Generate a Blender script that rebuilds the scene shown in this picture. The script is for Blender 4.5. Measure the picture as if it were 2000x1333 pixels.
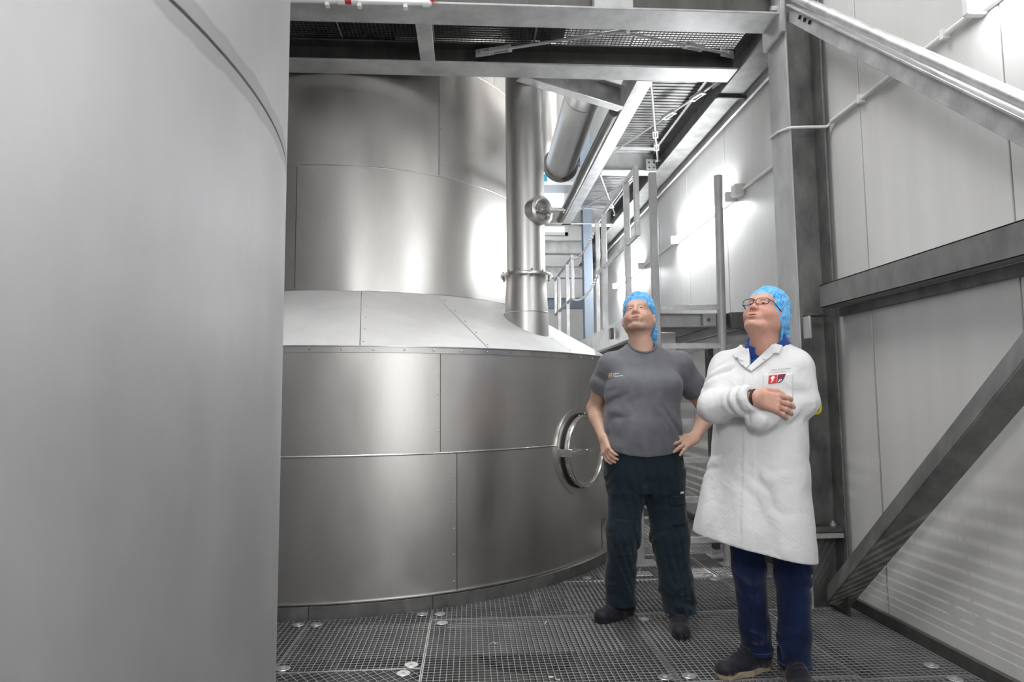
import bpy, math, random
import numpy as np
from mathutils import Vector, Matrix, Euler
random.seed(4)
for o in list(bpy.data.objects): bpy.data.objects.remove(o)
S = bpy.context.scene
COL = S.collection
PI = math.pi
R = math.radians

# ------------------------------------------------------------------ camera
cd = bpy.data.cameras.new('camera'); cam = bpy.data.objects.new('camera', cd); COL.objects.link(cam)
cd.sensor_width = 36; cd.lens = 36 * 1280 / 2000; cd.clip_start = .02; cd.clip_end = 200
yaw, pitch, roll = R(3.71), R(5.03), R(-.526)
fwd = Vector((math.sin(yaw) * math.cos(pitch), math.cos(yaw) * math.cos(pitch), math.sin(pitch)))
rgt = Vector((math.cos(yaw), -math.sin(yaw), 0)); upv = rgt.cross(fwd)
r2 = rgt * math.cos(roll) + upv * math.sin(roll); u2 = upv * math.cos(roll) - rgt * math.sin(roll)
cam.matrix_world = Matrix(((r2.x, u2.x, -fwd.x, 0), (r2.y, u2.y, -fwd.y, 0), (r2.z, u2.z, -fwd.z, 1.3), (0, 0, 0, 1)))
S.camera = cam
# ------------------------------------------------------------------ world, exposure, lights
w = bpy.data.worlds.new('world'); S.world = w; w.use_nodes = True
w.node_tree.nodes['Background'].inputs[0].default_value = (.72, .86, 1, 1)
w.node_tree.nodes['Background'].inputs[1].default_value = 2.2
vs = S.view_settings
vs.view_transform = 'Standard'; vs.look = 'None'; vs.gamma = 1; vs.use_curve_mapping = False; vs.exposure = 0.0

def area(name, loc, target, sx, sy, watts, col=(1, 1, 1), spread=PI):
    l = bpy.data.lights.new(name, 'AREA'); l.shape = 'RECTANGLE'; l.size = sx; l.size_y = sy; l.energy = watts; l.color = col; l.spread = spread
    o = bpy.data.objects.new(name, l); COL.objects.link(o); o.location = loc
    d = Vector(target) - Vector(loc); o.rotation_euler = d.to_track_quat('-Z', 'Y').to_euler()
    return o
LIGHTS = [
 ('ceiling_light', (.7, .2, 7.4), (.5, 2.8, .8), 2.2, 2.2, 75),
 ('ceiling_light_over_vessel', (-1.0, 3.4, 7.6), (-.6, 4.8, 0), 3.0, 2.4, 330),
 ('ceiling_light_over_gangway', (.3, 8.6, 7.4), (.6, 7.8, 0), 1.5, 3.0, 260),
 ('fill_light_beside_wall', (1.6, -.5, 1.7), (-.2, 4.4, 1.1), 1.5, 2.8, 25),  # added fill that brightens the vessel shell, no lamp stands here
 ('work_light', (-.55, -.6, 3.1), (1.1, 3.6, 1.3), .8, .8, 46),
]
for n, a, b, sx, sy, e in LIGHTS: area(n, a, b, sx, sy, e)

# ------------------------------------------------------------------ materials
def mat(name, col=(.8, .8, .8), rough=.5, metal=0., spec=.5, **k):
    m = bpy.data.materials.new(name); m.use_nodes = True
    b = m.node_tree.nodes['Principled BSDF']
    b.inputs['Base Color'].default_value = (*col, 1); b.inputs['Roughness'].default_value = rough
    b.inputs['Metallic'].default_value = metal; b.inputs['Specular IOR Level'].default_value = spec
    for kk, v in k.items():
        b.inputs[kk].default_value = v
    return m
def nd(m, t, **k):
    n = m.node_tree.nodes.new(t)
    for a, b in k.items(): setattr(n, a, b)
    return n
def lk(m, a, b): m.node_tree.links.new(a, b)
def noise_mix(m, cols, scale, stretch=(1, 1, 1), detail=6, lo=.35, hi=.65, rough=None, bump=0., bdist=.002, coord='Object', rscale=None):
    """noise driven colour / roughness / bump in object space"""
    b = m.node_tree.nodes['Principled BSDF']
    tc = nd(m, 'ShaderNodeTexCoord'); mp = nd(m, 'ShaderNodeMapping'); mp.inputs['Scale'].default_value = stretch
    lk(m, tc.outputs[coord], mp.inputs[0])
    n = nd(m, 'ShaderNodeTexNoise'); n.inputs['Scale'].default_value = scale; n.inputs['Detail'].default_value = detail
    n.inputs['Roughness'].default_value = .6
    lk(m, mp.outputs[0], n.inputs['Vector'])
    cr = nd(m, 'ShaderNodeValToRGB'); cr.color_ramp.elements[0].position = lo; cr.color_ramp.elements[1].position = hi
    cr.color_ramp.elements[0].color = (*cols[0], 1); cr.color_ramp.elements[1].color = (*cols[1], 1)
    lk(m, n.outputs['Fac'], cr.inputs[0]); lk(m, cr.outputs[0], b.inputs['Base Color'])
    if rough:
        mr = nd(m, 'ShaderNodeMapRange'); mr.inputs['From Min'].default_value = .3; mr.inputs['From Max'].default_value = .7
        mr.inputs['To Min'].default_value = rough[0]; mr.inputs['To Max'].default_value = rough[1]
        lk(m, n.outputs['Fac'], mr.inputs['Value']); lk(m, mr.outputs[0], b.inputs['Roughness'])
    if bump:
        bp = nd(m, 'ShaderNodeBump'); bp.inputs['Strength'].default_value = bump; bp.inputs['Distance'].default_value = bdist
        n2 = n
        if rscale:
            n2 = nd(m, 'ShaderNodeTexNoise'); n2.inputs['Scale'].default_value = rscale; n2.inputs['Detail'].default_value = 3
            lk(m, mp.outputs[0], n2.inputs['Vector'])
        lk(m, n2.outputs['Fac'], bp.inputs['Height']); lk(m, bp.outputs[0], b.inputs['Normal'])
    return m
M = {}
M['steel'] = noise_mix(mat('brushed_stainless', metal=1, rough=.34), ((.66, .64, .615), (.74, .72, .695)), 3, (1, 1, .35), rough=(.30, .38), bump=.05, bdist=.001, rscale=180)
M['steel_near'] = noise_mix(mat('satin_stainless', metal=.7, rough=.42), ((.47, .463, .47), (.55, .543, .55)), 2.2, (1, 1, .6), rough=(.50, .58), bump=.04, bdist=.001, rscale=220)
def weld_tint(m, z0):
    # heat tint left on both sides of the welded seam at height z0
    nt = m.node_tree; b = nt.nodes['Principled BSDF']; src = b.inputs['Base Color'].links[0].from_socket
    tc = nd(m, 'ShaderNodeTexCoord'); sx = nd(m, 'ShaderNodeSeparateXYZ'); lk(m, tc.outputs['Object'], sx.inputs[0])
    n = nd(m, 'ShaderNodeTexNoise'); n.inputs['Scale'].default_value = 4; n.inputs['Detail'].default_value = 3; lk(m, tc.outputs['Object'], n.inputs['Vector'])
    a = nd(m, 'ShaderNodeMath', operation='SUBTRACT'); lk(m, sx.outputs[2], a.inputs[0]); a.inputs[1].default_value = z0
    c = nd(m, 'ShaderNodeMath', operation='ABSOLUTE'); lk(m, a.outputs[0], c.inputs[0])
    d = nd(m, 'ShaderNodeMath', operation='MULTIPLY_ADD'); lk(m, n.outputs['Fac'], d.inputs[0]); d.inputs[1].default_value = -.06; lk(m, c.outputs[0], d.inputs[2])
    r = nd(m, 'ShaderNodeValToRGB'); e = r.color_ramp.elements; e[0].position = .0; e[0].color = (.8, .8, .8, 1); e[1].position = .022; e[1].color = (1, 1, 1, 1)
    k = e.new(.012); k.color = (.76, .76, .77, 1)
    lk(m, d.outputs[0], r.inputs[0])
    x = nd(m, 'ShaderNodeMix', data_type='RGBA', blend_type='MULTIPLY'); x.inputs[0].default_value = 1
    lk(m, src, x.inputs[6]); lk(m, r.outputs[0], x.inputs[7]); lk(m, x.outputs[2], b.inputs['Base Color']); return m
weld_tint(M['steel_near'], 2.175)
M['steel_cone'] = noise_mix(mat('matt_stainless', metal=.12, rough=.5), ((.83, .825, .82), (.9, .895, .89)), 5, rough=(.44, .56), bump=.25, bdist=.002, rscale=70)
M['steel_pol'] = mat('polished_stainless', (.64, .63, .62), .27, 1)
M['steel_pipe'] = noise_mix(mat('pipe_stainless', metal=1, rough=.36), ((.56, .55, .54), (.64, .63, .62)), 4, (1, 1, .2), rough=(.33, .42))
M['galv'] = noise_mix(mat('galvanised_steel', metal=.35, rough=.5), ((.35, .348, .345), (.54, .54, .54)), 7, (1, 1, .5), detail=9, lo=.3, hi=.72, rough=(.42, .58), bump=.06, bdist=.001)
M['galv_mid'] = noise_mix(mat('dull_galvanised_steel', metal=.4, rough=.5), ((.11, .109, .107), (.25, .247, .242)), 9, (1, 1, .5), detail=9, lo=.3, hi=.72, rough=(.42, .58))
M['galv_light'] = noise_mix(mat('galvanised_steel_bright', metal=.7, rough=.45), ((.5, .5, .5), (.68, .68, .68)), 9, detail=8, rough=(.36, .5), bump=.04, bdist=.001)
M['galv_dark'] = noise_mix(mat('dark_galvanised_steel', metal=.65, rough=.45), ((.075, .073, .07), (.17, .166, .16)), 6, (1, 1, .25), detail=9, lo=.28, hi=.75, rough=(.34, .5), bump=.05, bdist=.001)
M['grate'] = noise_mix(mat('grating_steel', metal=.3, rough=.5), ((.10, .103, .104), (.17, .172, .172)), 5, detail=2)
M['grate_top'] = mat('lit_grating_top', (.44, .44, .44), .4, .4)  # bar tops painted paler than the sides, standing in for light from above
M['bright_steel'] = mat('zinc_plated_steel', (.72, .72, .73), .3, .85)
M['black'] = mat('black_rubber', (.012, .012, .013), .5)
M['dark'] = mat('dark_opening', (.015, .015, .016), .7)
M['white_pl'] = mat('white_plastic', (.78, .78, .77), .35)
M['red_pl'] = mat('red_plastic', (.4, .02, .025), .35)
M['yellow'] = mat('yellow_plastic', (.62, .47, .015), .35)
M['floor_low'] = noise_mix(mat('lower_floor_concrete', rough=.6), ((.07, .075, .075), (.17, .17, .165)), 1.1, detail=8)
M['roof'] = noise_mix(mat('ceiling_sheet', rough=.6), ((.62, .63, .64), (.7, .7, .71)), 2)
M['plain_wall'] = noise_mix(mat('painted_wall', rough=.5), ((.66, .66, .66), (.74, .74, .73)), 1.5)
M['back_wall'] = noise_mix(mat('grey_painted_wall', rough=.6), ((.42, .42, .415), (.5, .5, .49)), 1.2)
M['blue_paint'] = mat('blue_grey_paint', (.30, .36, .44), .45)
M['cyan'] = mat('cyan_plastic', (.02, .33, .5), .4)
M['lamp_dim'] = mat('lamp_diffuser_dim', (.9, .9, .9), .4)
M['lamp'] = mat('lamp_diffuser', (.9, .9, .9), .4)
_b = M['lamp'].node_tree.nodes['Principled BSDF']; _b.inputs['Emission Color'].default_value = (.95, .98, 1, 1); _b.inputs['Emission Strength'].default_value = 150
_b = M['lamp_dim'].node_tree.nodes['Principled BSDF']; _b.inputs['Emission Color'].default_value = (.95, .98, 1, 1); _b.inputs['Emission Strength'].default_value = 50
# sandwich panel: off white lacquer with micro ribs
def panel_mat():
    m = mat('white_sandwich_panel', (.62, .615, .60), .33)
    b = m.node_tree.nodes['Principled BSDF']
    tc = nd(m, 'ShaderNodeTexCoord'); wv = nd(m, 'ShaderNodeTexWave', wave_type='BANDS', bands_direction='Y', wave_profile='SIN')
    wv.inputs['Scale'].default_value = 5.2; wv.inputs['Distortion'].default_value = 0
    lk(m, tc.outputs['Object'], wv.inputs['Vector'])
    rp = nd(m, 'ShaderNodeValToRGB'); rp.color_ramp.elements[0].position = .86; rp.color_ramp.elements[1].position = .99
    lk(m, wv.outputs['Fac'], rp.inputs[0])
    bp = nd(m, 'ShaderNodeBump'); bp.inputs['Strength'].default_value = .16; bp.inputs['Distance'].default_value = .0012
    lk(m, rp.outputs[0], bp.inputs['Height']); lk(m, bp.outputs[0], b.inputs['Normal'])
    n = nd(m, 'ShaderNodeTexNoise'); n.inputs['Scale'].default_value = 3; mp = nd(m, 'ShaderNodeMapping'); mp.inputs['Scale'].default_value = (1, 3, .15)
    lk(m, tc.outputs['Object'], mp.inputs[0]); lk(m, mp.outputs[0], n.inputs['Vector'])
    cr = nd(m, 'ShaderNodeValToRGB'); cr.color_ramp.elements[0].color = (.56, .555, .54, 1); cr.color_ramp.elements[1].color = (.65, .645, .63, 1)
    lk(m, n.outputs['Fac'], cr.inputs[0]); lk(m, cr.outputs[0], b.inputs['Base Color'])
    return m
M['panel'] = panel_mat()
def glass_mat(gl=.12):
    m = bpy.data.materials.new('window_glass'); m.use_nodes = True; nt = m.node_tree; nt.nodes.clear()
    o = nt.nodes.new('ShaderNodeOutputMaterial'); mx = nt.nodes.new('ShaderNodeMixShader'); t = nt.nodes.new('ShaderNodeBsdfTransparent'); g = nt.nodes.new('ShaderNodeBsdfGlossy')
    g.inputs['Roughness'].default_value = .03; mx.inputs[0].default_value = gl
    nt.links.new(t.outputs[0], mx.inputs[1]); nt.links.new(g.outputs[0], mx.inputs[2]); nt.links.new(mx.outputs[0], o.inputs[0])
    return m
M['glass'] = glass_mat()

# ------------------------------------------------------------------ mesh helpers
V = Vector
class MB:
    def __init__(s): s.v = []; s.f = []; s.sm = []
    def add(s, vs, fs, smooth=False):
        n = len(s.v); s.v += [tuple(p) for p in vs]; s.f += [tuple(i + n for i in f) for f in fs]; s.sm += [smooth] * len(fs); return s
    def obox(s, c, ax, ay, az):
        c, ax, ay, az = V(c), V(ax), V(ay), V(az)
        vs = [c + i * ax + j * ay + k * az for k in (-1, 1) for j in (-1, 1) for i in (-1, 1)]
        fl = [(0, 2, 3, 1), (4, 5, 7, 6), (0, 1, 5, 4), (2, 6, 7, 3), (0, 4, 6, 2), (1, 3, 7, 5)]
        if ax.cross(ay).dot(az) < 0: fl = [f[::-1] for f in fl]
        return s.add(vs, fl)
    def box(s, x0, x1, y0, y1, z0, z1):
        return s.obox(((x0 + x1) / 2, (y0 + y1) / 2, (z0 + z1) / 2), ((x1 - x0) / 2, 0, 0), (0, (y1 - y0) / 2, 0), (0, 0, (z1 - z0) / 2))
    def bar(s, p0, p1, wd, ht, up=(0, 0, 1), off=(0, 0)):
        p0, p1 = V(p0), V(p1); d = p1 - p0; L = d.length; d.normalize()
        up = V(up); sd = d.cross(up).normalized(); up = sd.cross(d).normalized()
        c = (p0 + p1) / 2 + sd * off[0] + up * off[1]
        return s.obox(c, d * L / 2, sd * wd / 2, up * ht / 2)
    def ibeam(s, p0, p1, h, b, tf=.014, tw=.009, up=(0, 0, 1)):
        s.bar(p0, p1, b, tf, up, (0, h / 2 - tf / 2)); s.bar(p0, p1, b, tf, up, (0, -h / 2 + tf / 2)); s.bar(p0, p1, tw, h - 2 * tf, up); return s
    def channel(s, p0, p1, h, b, t=.008, up=(0, 0, 1), side=1):
        s.bar(p0, p1, t, h, up); s.bar(p0, p1, b, t, up, (side * b / 2, h / 2 - t / 2)); s.bar(p0, p1, b, t, up, (side * b / 2, -h / 2 + t / 2)); return s
    def angle(s, p0, p1, a, b, t=.009, up=(0, 0, 1), side=1, ud=1):
        s.bar(p0, p1, t, a, up, (0, ud * a / 2)); s.bar(p0, p1, b, t, up, (side * b / 2, 0)); return s
    def tube(s, pts, r, n=12, cap=True, smooth=True):
        pts = [V(p) for p in pts]; rs = r if isinstance(r, (list, tuple)) else [r] * len(pts)
        rings = []; prev = None
        for i, p in enumerate(pts):
            d = (pts[min(i + 1, len(pts) - 1)] - pts[max(i - 1, 0)]).normalized()
            if prev is None:
                a = V((0, 0, 1)) if abs(d.z) < .9 else V((1, 0, 0)); u = d.cross(a).normalized()
            else:
                u = (prev - d * prev.dot(d)).normalized()
            prev = u; q = d.cross(u)
            rings.append([p + (u * math.cos(2 * PI * k / n) + q * math.sin(2 * PI * k / n)) * rs[i] for k in range(n)])
        vs = [x for rg in rings for x in rg]
        fs = [(i * n + k, i * n + (k + 1) % n, (i + 1) * n + (k + 1) % n, (i + 1) * n + k) for i in range(len(pts) - 1) for k in range(n)]
        s.add(vs, fs, smooth)
        if cap:
            m = len(s.v) - len(vs); s.f += [tuple(m + k for k in range(n))[::-1], tuple(m + (len(pts) - 1) * n + k for k in range(n))]; s.sm += [False, False]
        return s
    def lathe(s, c, prof, axis=(0, 0, 1), n=32, smooth=True, a0=0, a1=2 * PI, ref=None, close=False):
        """prof: list of (radius, height along axis)"""
        c = V(c); ax = V(axis).normalized()
        ref = V(ref) if ref else (V((0, -1, 0)) if abs(ax.y) < .9 else V((1, 0, 0)))
        u = (ref - ax * ref.dot(ax)).normalized(); q = ax.cross(u)
        full = abs(a1 - a0 - 2 * PI) < 1e-6; m = n if full else n + 1
        vs = []; 
        for (r, h) in prof:
            for k in range(m):
                a = a0 + (a1 - a0) * k / n
                vs.append(c + ax * h + (u * math.cos(a) + q * math.sin(a)) * r)
        P = len(prof); fs = []
        for i in range(P if close else P - 1):
            i2 = (i + 1) % P
            for k in range(n):
                fs.append((i * m + k, i * m + (k + 1) % m, i2 * m + (k + 1) % m, i2 * m + k))
        s.add(vs, fs, smooth)
        if close and not full:
            t = len(s.v) - len(vs)
            s.f += [tuple(t + i * m for i in range(P)), tuple(t + i * m + m - 1 for i in range(P))[::-1]]; s.sm += [False, False]
        return s
    def disc(s, c, r, h, axis=(0, 0, 1), n=20):
        return s.lathe(c, [(1e-4, 0), (r, 0), (r, h * .7), (r * .93, h), (1e-4, h)], axis, n, smooth=False)
    def build(s, name, m, parent=None, bevel=0, autosm=None):
        me = bpy.data.meshes.new(name); me.from_pydata(s.v, [], s.f); me.update()
        me.polygons.foreach_set('use_smooth', s.sm); me.set_sharp_from_angle(angle=R(32)); me.materials.append(M[m] if isinstance(m, str) else m)
        o = bpy.data.objects.new(name, me); COL.objects.link(o)
        if parent: o.parent = parent; o.matrix_parent_inverse = Matrix.Translation(-parent.location)
        if bevel:
            b = o.modifiers.new('bevel', 'BEVEL'); b.width = bevel; b.segments = 1; b.limit_method = 'ANGLE'; b.angle_limit = R(40)
        return o
def tag(o, label=None, cat=None, group=None, kind=None):
    if label: o['label'] = label
    if cat: o['category'] = cat
    if group: o['group'] = group
    if kind: o['kind'] = kind
    return o
def empty(name, loc=(0, 0, 0)):
    o = bpy.data.objects.new(name, None); COL.objects.link(o); o.location = loc; o.empty_display_size = .1; return o
# ================================================================== THE SETTING
WX = 2.37
# right wall of upright sandwich panels
wr = empty('wall_right', (WX, 3, 0)); tag(wr, kind='structure')
ys = [-4.0 + .0] + [-2.55, -1.5, -.45, .6, 1.6, 2.65, 3.70, 4.74, 5.78, 6.83, 7.9, 8.95, 10.0, 11.05, 12.1, 13]
for i in range(len(ys) - 1):
    m = MB().box(WX, WX + .1, ys[i] + .004, ys[i + 1] - .004, -.2, 8)
    o = m.build('wall_panel', 'panel', wr, bevel=.004)
tag(MB().box(WX + .012, WX + .12, -4, 13, -1.3, 8).build('panel_joint_backing', 'galv_dark', wr))
bb = MB().box(WX - .03, WX - .002, -4, 13, -.03, .065); bb.box(WX - .05, WX - .03, -4, 13, -.03, -.002)
tag(bb.build('baseboard_right', 'galv_dark', bevel=.003), kind='structure')
# other walls, roof, lower storey floor
tag(MB().box(-6.6, -6.5, -4, 13, -1.3, 8).build('wall_left', 'back_wall'), kind='structure')
tag(MB().box(-6.6, WX + .1, -4.1, -4, -1.3, 8).build('wall_back', 'back_wall'), kind='structure')
cl = MB().box(-6.6, WX + .1, -4.1, 13.1, 8, 8.1)
tag(cl.build('ceiling', 'roof'), kind='structure')
tag(MB().box(-6.6, WX + .1, -4.1, 13.1, -1.25, -1.15).build('floor_lower', 'floor_low'), kind='structure')
# far wall with a band of windows
fw = MB(); FY = 13
wins = [(-5.2, -3.3), (-2.6, -.7), (.05, 2.0)]
zb, zt = 4.6, 6.6
fw.box(-6.6, WX + .1, FY, FY + .1, -1.3, zb); fw.box(-6.6, WX + .1, FY, FY + .1, zt, 8)
xs = [-6.6] + [q for a in wins for q in a] + [WX + .1]
for i in range(0, len(xs), 2): fw.box(xs[i], xs[i + 1], FY, FY + .1, zb, zt)
tag(fw.build('wall_far', 'plain_wall'), kind='structure')
for i, (a, b) in enumerate(wins):
    f = MB()
    for (x0, x1, z0, z1) in ((a, a + .06, zb, zt), (b - .06, b, zb, zt), (a, b, zb, zb + .06), (a, b, zt - .06, zt)): f.box(x0, x1, FY - .03, FY + .06, z0, z1)
    wo = tag(f.build('window_%d' % (i + 1), 'white_pl'), kind='structure')
    k = MB().box((a + b) / 2 - .03, (a + b) / 2 + .03, FY - .02, FY + .05, zb + .06, zt - .06); k.box(a + .06, b - .06, FY - .02, FY + .05, 5.55, 5.6)
    k.build('mullion', 'blue_paint', wo)
    for (x0, x1) in ((a + .06, (a + b) / 2 - .03), ((a + b) / 2 + .03, b - .06)):
        for (z0, z1) in ((zb + .06, 5.55), (5.6, zt - .06)):
            MB().box(x0, x1, FY + .015, FY + .025, z0, z1).build('pane', 'glass', wo)

# ---- floor of steel gratings
TC = V((-1.0746, 6.6237, 0)); TR = 2.5
C2 = V((-3.11, 1.84, 0))
fl = empty('floor', (0, 0, 0)); tag(fl, kind='structure')
HB, PB = .030, .030
def clip_out(p0, p1, seg):
    """keep parts of an axis segment outside the two vessels (p0, p1 2d)"""
    out = [(0., 1.)]
    for c, r in ((TC, TR + .045), (C2, 2.53)):
        d = V((p1[0] - p0[0], p1[1] - p0[1])); f = V((p0[0] - c.x, p0[1] - c.y))
        A = d.dot(d); B = 2 * f.dot(d); Cc = f.dot(f) - r * r; D = B * B - 4 * A * Cc
        if D <= 0: continue
        t0, t1 = (-B - math.sqrt(D)) / (2 * A), (-B + math.sqrt(D)) / (2 * A)
        nw = []
        for (a, b) in out:
            if t1 <= a or t0 >= b: nw.append((a, b)); continue
            if t0 > a: nw.append((a, t0))
            if t1 < b: nw.append((t1, b))
        out = nw
    return out
def clip_rect(p0, p1, x0, x1, y0, y1):
    t0, t1 = 0., 1.
    for a, d, lo, hi in ((p0[0], p1[0] - p0[0], x0, x1), (p0[1], p1[1] - p0[1], y0, y1)):
        if abs(d) < 1e-9:
            if a < lo or a > hi: return None
            continue
        u, v = (lo - a) / d, (hi - a) / d
        if u > v: u, v = v, u
        t0, t1 = max(t0, u), min(t1, v)
    return (t0, t1) if t1 > t0 else None
def seg(mb, p0, p1, z1, h, t):
    for (a, b) in clip_out(p0, p1, None):
        q0 = (p0[0] + (p1[0] - p0[0]) * a, p0[1] + (p1[1] - p0[1]) * a); q1 = (p0[0] + (p1[0] - p0[0]) * b, p0[1] + (p1[1] - p0[1]) * b)
        if math.hypot(q1[0] - q0[0], q1[1] - q0[1]) < .004: continue
        mb.bar((*q0, z1 - h / 2), (*q1, z1 - h / 2), t, h)
def grating(x0, x1, y0, y1, ang=0, z=0., parent=fl, bh=.028, ch=.004, along='y', name='grating_panel', pitch=.0303):
    g = .004
    fr = MB()
    for (a, b) in (((x0 + g, y0 + g), (x1 - g, y0 + g)), ((x0 + g, y1 - g), (x1 - g, y1 - g)), ((x0 + g, y0 + g), (x0 + g, y1 - g)), ((x1 - g, y0 + g), (x1 - g, y1 - g))):
        seg(fr, a, b, z + .001, bh + .002, .005)
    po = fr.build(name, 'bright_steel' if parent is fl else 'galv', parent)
    mb = MB()
    if ang == 0:
        n = round((x1 - x0) / pitch)
        for i in range(1, n):
            x = x0 + (x1 - x0) * i / n; H, T = (bh, .003) if along == 'y' else (ch, .0035)
            seg(mb, (x, y0 + g), (x, y1 - g), z, H, T)
        n = round((y1 - y0) / pitch)
        for i in range(1, n):
            y = y0 + (y1 - y0) * i / n; H, T = (ch, .0035) if along == 'y' else (bh, .003)
            seg(mb, (x0 + g, y), (x1 - g, y), z - .0005, H, T)
    else:
        cx, cy = (x0 + x1) / 2, (y0 + y1) / 2; L = 2.5; n = int(L / .036)
        for k, (H) in ((0, bh), (1, ch)):
            a = R(ang + 90 * k); d = V((math.cos(a), math.sin(a))); q = V((-d.y, d.x))
            for i in range(-n, n + 1):
                c = V((cx, cy)) + q * i * .036; p0, p1 = c - d * L, c + d * L
                t = clip_rect(p0, p1, x0 + g, x1 - g, y0 + g, y1 - g)
                if t: seg(mb, tuple(p0 + (p1 - p0) * t[0]), tuple(p0 + (p1 - p0) * t[1]), z - .0004 * k, H, .003)
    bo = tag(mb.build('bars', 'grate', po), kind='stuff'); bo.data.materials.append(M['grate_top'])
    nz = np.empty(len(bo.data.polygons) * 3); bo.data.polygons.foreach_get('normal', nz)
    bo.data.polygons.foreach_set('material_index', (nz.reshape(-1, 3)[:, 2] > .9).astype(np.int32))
    return po
XJ = [-.95, -.235, .965, 1.795, 2.335]
grating(-2.0, XJ[0], 3.33, 4.35); grating(XJ[0], XJ[1], 3.33, 4.35)
grating(-1.9, XJ[1], 2.0, 3.33, ang=35)
grating(XJ[1], XJ[2], 1.8, 4.03); grating(XJ[1], XJ[2], 4.03, 4.765)
grating(XJ[2], XJ[3], 1.8, 3.07); grating(XJ[2], XJ[3], 3.07, 4.03); grating(XJ[2], XJ[3], 4.03, 4.765); grating(XJ[2], XJ[3], 4.765, 5.5)
grating(XJ[3], XJ[4], 1.8, 3.03); grating(XJ[3], XJ[4], 3.03, 4.03); grating(XJ[3], XJ[4], 4.03, 4.765); grating(XJ[3], XJ[4], 4.765, 5.5)
grating(.2, XJ[2], 4.765, 5.5); grating(XJ[2], XJ[3], 5.5, 7.2, pitch=.045); grating(XJ[3], XJ[4], 5.5, 7.2, pitch=.045)
grating(XJ[0], XJ[4], -1.0, 1.8, pitch=.06)
# floor carrying beams below the gratings
for i, y in enumerate((2.2, 4.03, 4.765, 5.5)):
    m = MB(); seg(m, (-1.9, y), (2.34, y), -.034, .16, .09); tag(m.build('floor_joist', 'galv'), ['galvanised floor joist under gratings in front of standing men', 'galvanised floor joist under gratings beside first vessel', 'galvanised floor joist under gratings at foot of ladder', 'galvanised floor joist under gratings behind ladder'][i], 'joist', 'joists under the grating floor')
for i, x in enumerate((-.235, .965, 1.795)):
    m = MB(); m.box(x - .03, x + .03, -1, 3.0 if x < 0 else 4.0, -.2, -.034); tag(m.build('floor_girder', 'galv'), ['galvanised floor girder under left grating joint', 'galvanised floor girder under middle grating joint', 'galvanised floor girder under right grating joint'][i], 'girder', 'girders under the grating floor')
# round hatch on the lower storey, seen through the mesh
ht = empty('floor_hatch', (.62, 6.62, -1.15)); tag(ht, 'dark round hatch lid on lower floor under gratings', 'hatch')
MB().lathe((.62, 6.62, -1.15), [(1e-4, .04), (.47, .04), (.5, .03), (.5, 0)], n=40).build('lid', 'dark', ht)
MB().lathe((.62, 6.62, -1.15), [(.5, 0), (.5, .05), (.54, .05), (.54, 0)], n=40).build('rim', 'galv_dark', ht)
# lamps of the lower storey, the first throws the mesh pattern onto the wall, the second is added to brighten the floor below
for (x, y, z, e_, lb) in ((1.45, 2.95, -1.02, 24, 'small work lamp standing under the gratings near the men'), (1.35, 6.1, -.5, 42, 'small added lamp brightening lower floor under the gratings behind the ladder')):
    lh = empty('under_floor_lamp', (x, y, -1.15)); tag(lh, lb, 'lamp', 'lamps below the grating floor')
    MB().lathe((x, y, -1.15), [(1e-4, 0), (.06, 0), (.06, .012), (.012, .02), (.012, z + 1.10)], n=16).build('stand', 'galv_dark', lh)
    MB().lathe((x, y, z - .05), [(.012, 0), (.03, .01), (.034, .02), (.03, .021), (1e-4, .012)], n=16).build('cup', 'galv_dark', lh)
    pl = bpy.data.lights.new('under_floor_bulb', 'POINT'); pl.energy = e_; pl.shadow_soft_size = .008; pl.color = (1, .97, .92)
    po = bpy.data.objects.new('under_floor_bulb', pl); COL.objects.link(po); po.location = (x, y, z)

# clamps that hold the gratings
clips = [(-.998, 4.007), (-.895, 3.999), (-.91, 3.376), (-.291, 3.365), (-.32, 3.268), (-.29, 4.13), (-.185, 4.125), (-.165, 3.96), (.843, 4.832), (1.012, 3.92), (1.016, 3.125), (.9, 3.12), (1.74, 4.825), (1.85, 4.825), (2.21, 3.14), (2.21, 2.985), (1.74, 4.70)]
where = ['beside vessel base, left of leftmost joint', 'beside vessel base, right of leftmost joint', 'at near left corner of left grating', 'at near right corner of left grating', 'on diagonal mesh panel', 'beside vessel base, left of long joint', 'beside vessel base, right of long joint', 'just in front of cross joint near vessel', 'next to vessel base behind man in grey', 'beside right heel of man in grey', 'on joint in front of man in white coat', 'left of joint near bottom edge', 'in front of ladder, left of joint', 'in front of ladder, right of joint', 'by right wall, behind joint', 'by right wall, in front of joint', 'in front of ladder before cross joint']
for (x, y), wh in zip(clips, where):
    c = empty('grating_clamp', (x, y, 0)); tag(c, 'round pale grating clamp ' + wh, 'clamp', 'round clamps on the floor gratings')
    MB().disc((x, y, .001), .034, .005).build('disc', 'bright_steel', c)
    k = MB().lathe((x, y, .006), [(1e-4, .0015), (.008, .0015), (.01, 0)], n=6, smooth=False); k.build('bolt', 'galv', c)
for (px, py, a), t in zip([(.12, 3.60, .3), (.44, 3.9, 1.2), (.39, 3.15, 2.4)], ['left of dark round patch', 'behind dark round patch', 'in front of dark round patch']):
    d = V((math.cos(a), math.sin(a), 0)); q = V((-d.y, d.x, 0)); p = V((px, py, .004))
    mw = MB().tube([p - d * .03, p - d * .01 + q * .008, p + V((0, 0, .012)), p + d * .012 - q * .004, p + d * .03 + q * .01], .0035, 6)
    tag(mw.build('wire_clip', 'bright_steel'), 'small bent wire clip lying on grating ' + t, 'clip', 'loose wire clips on the floor')

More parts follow.
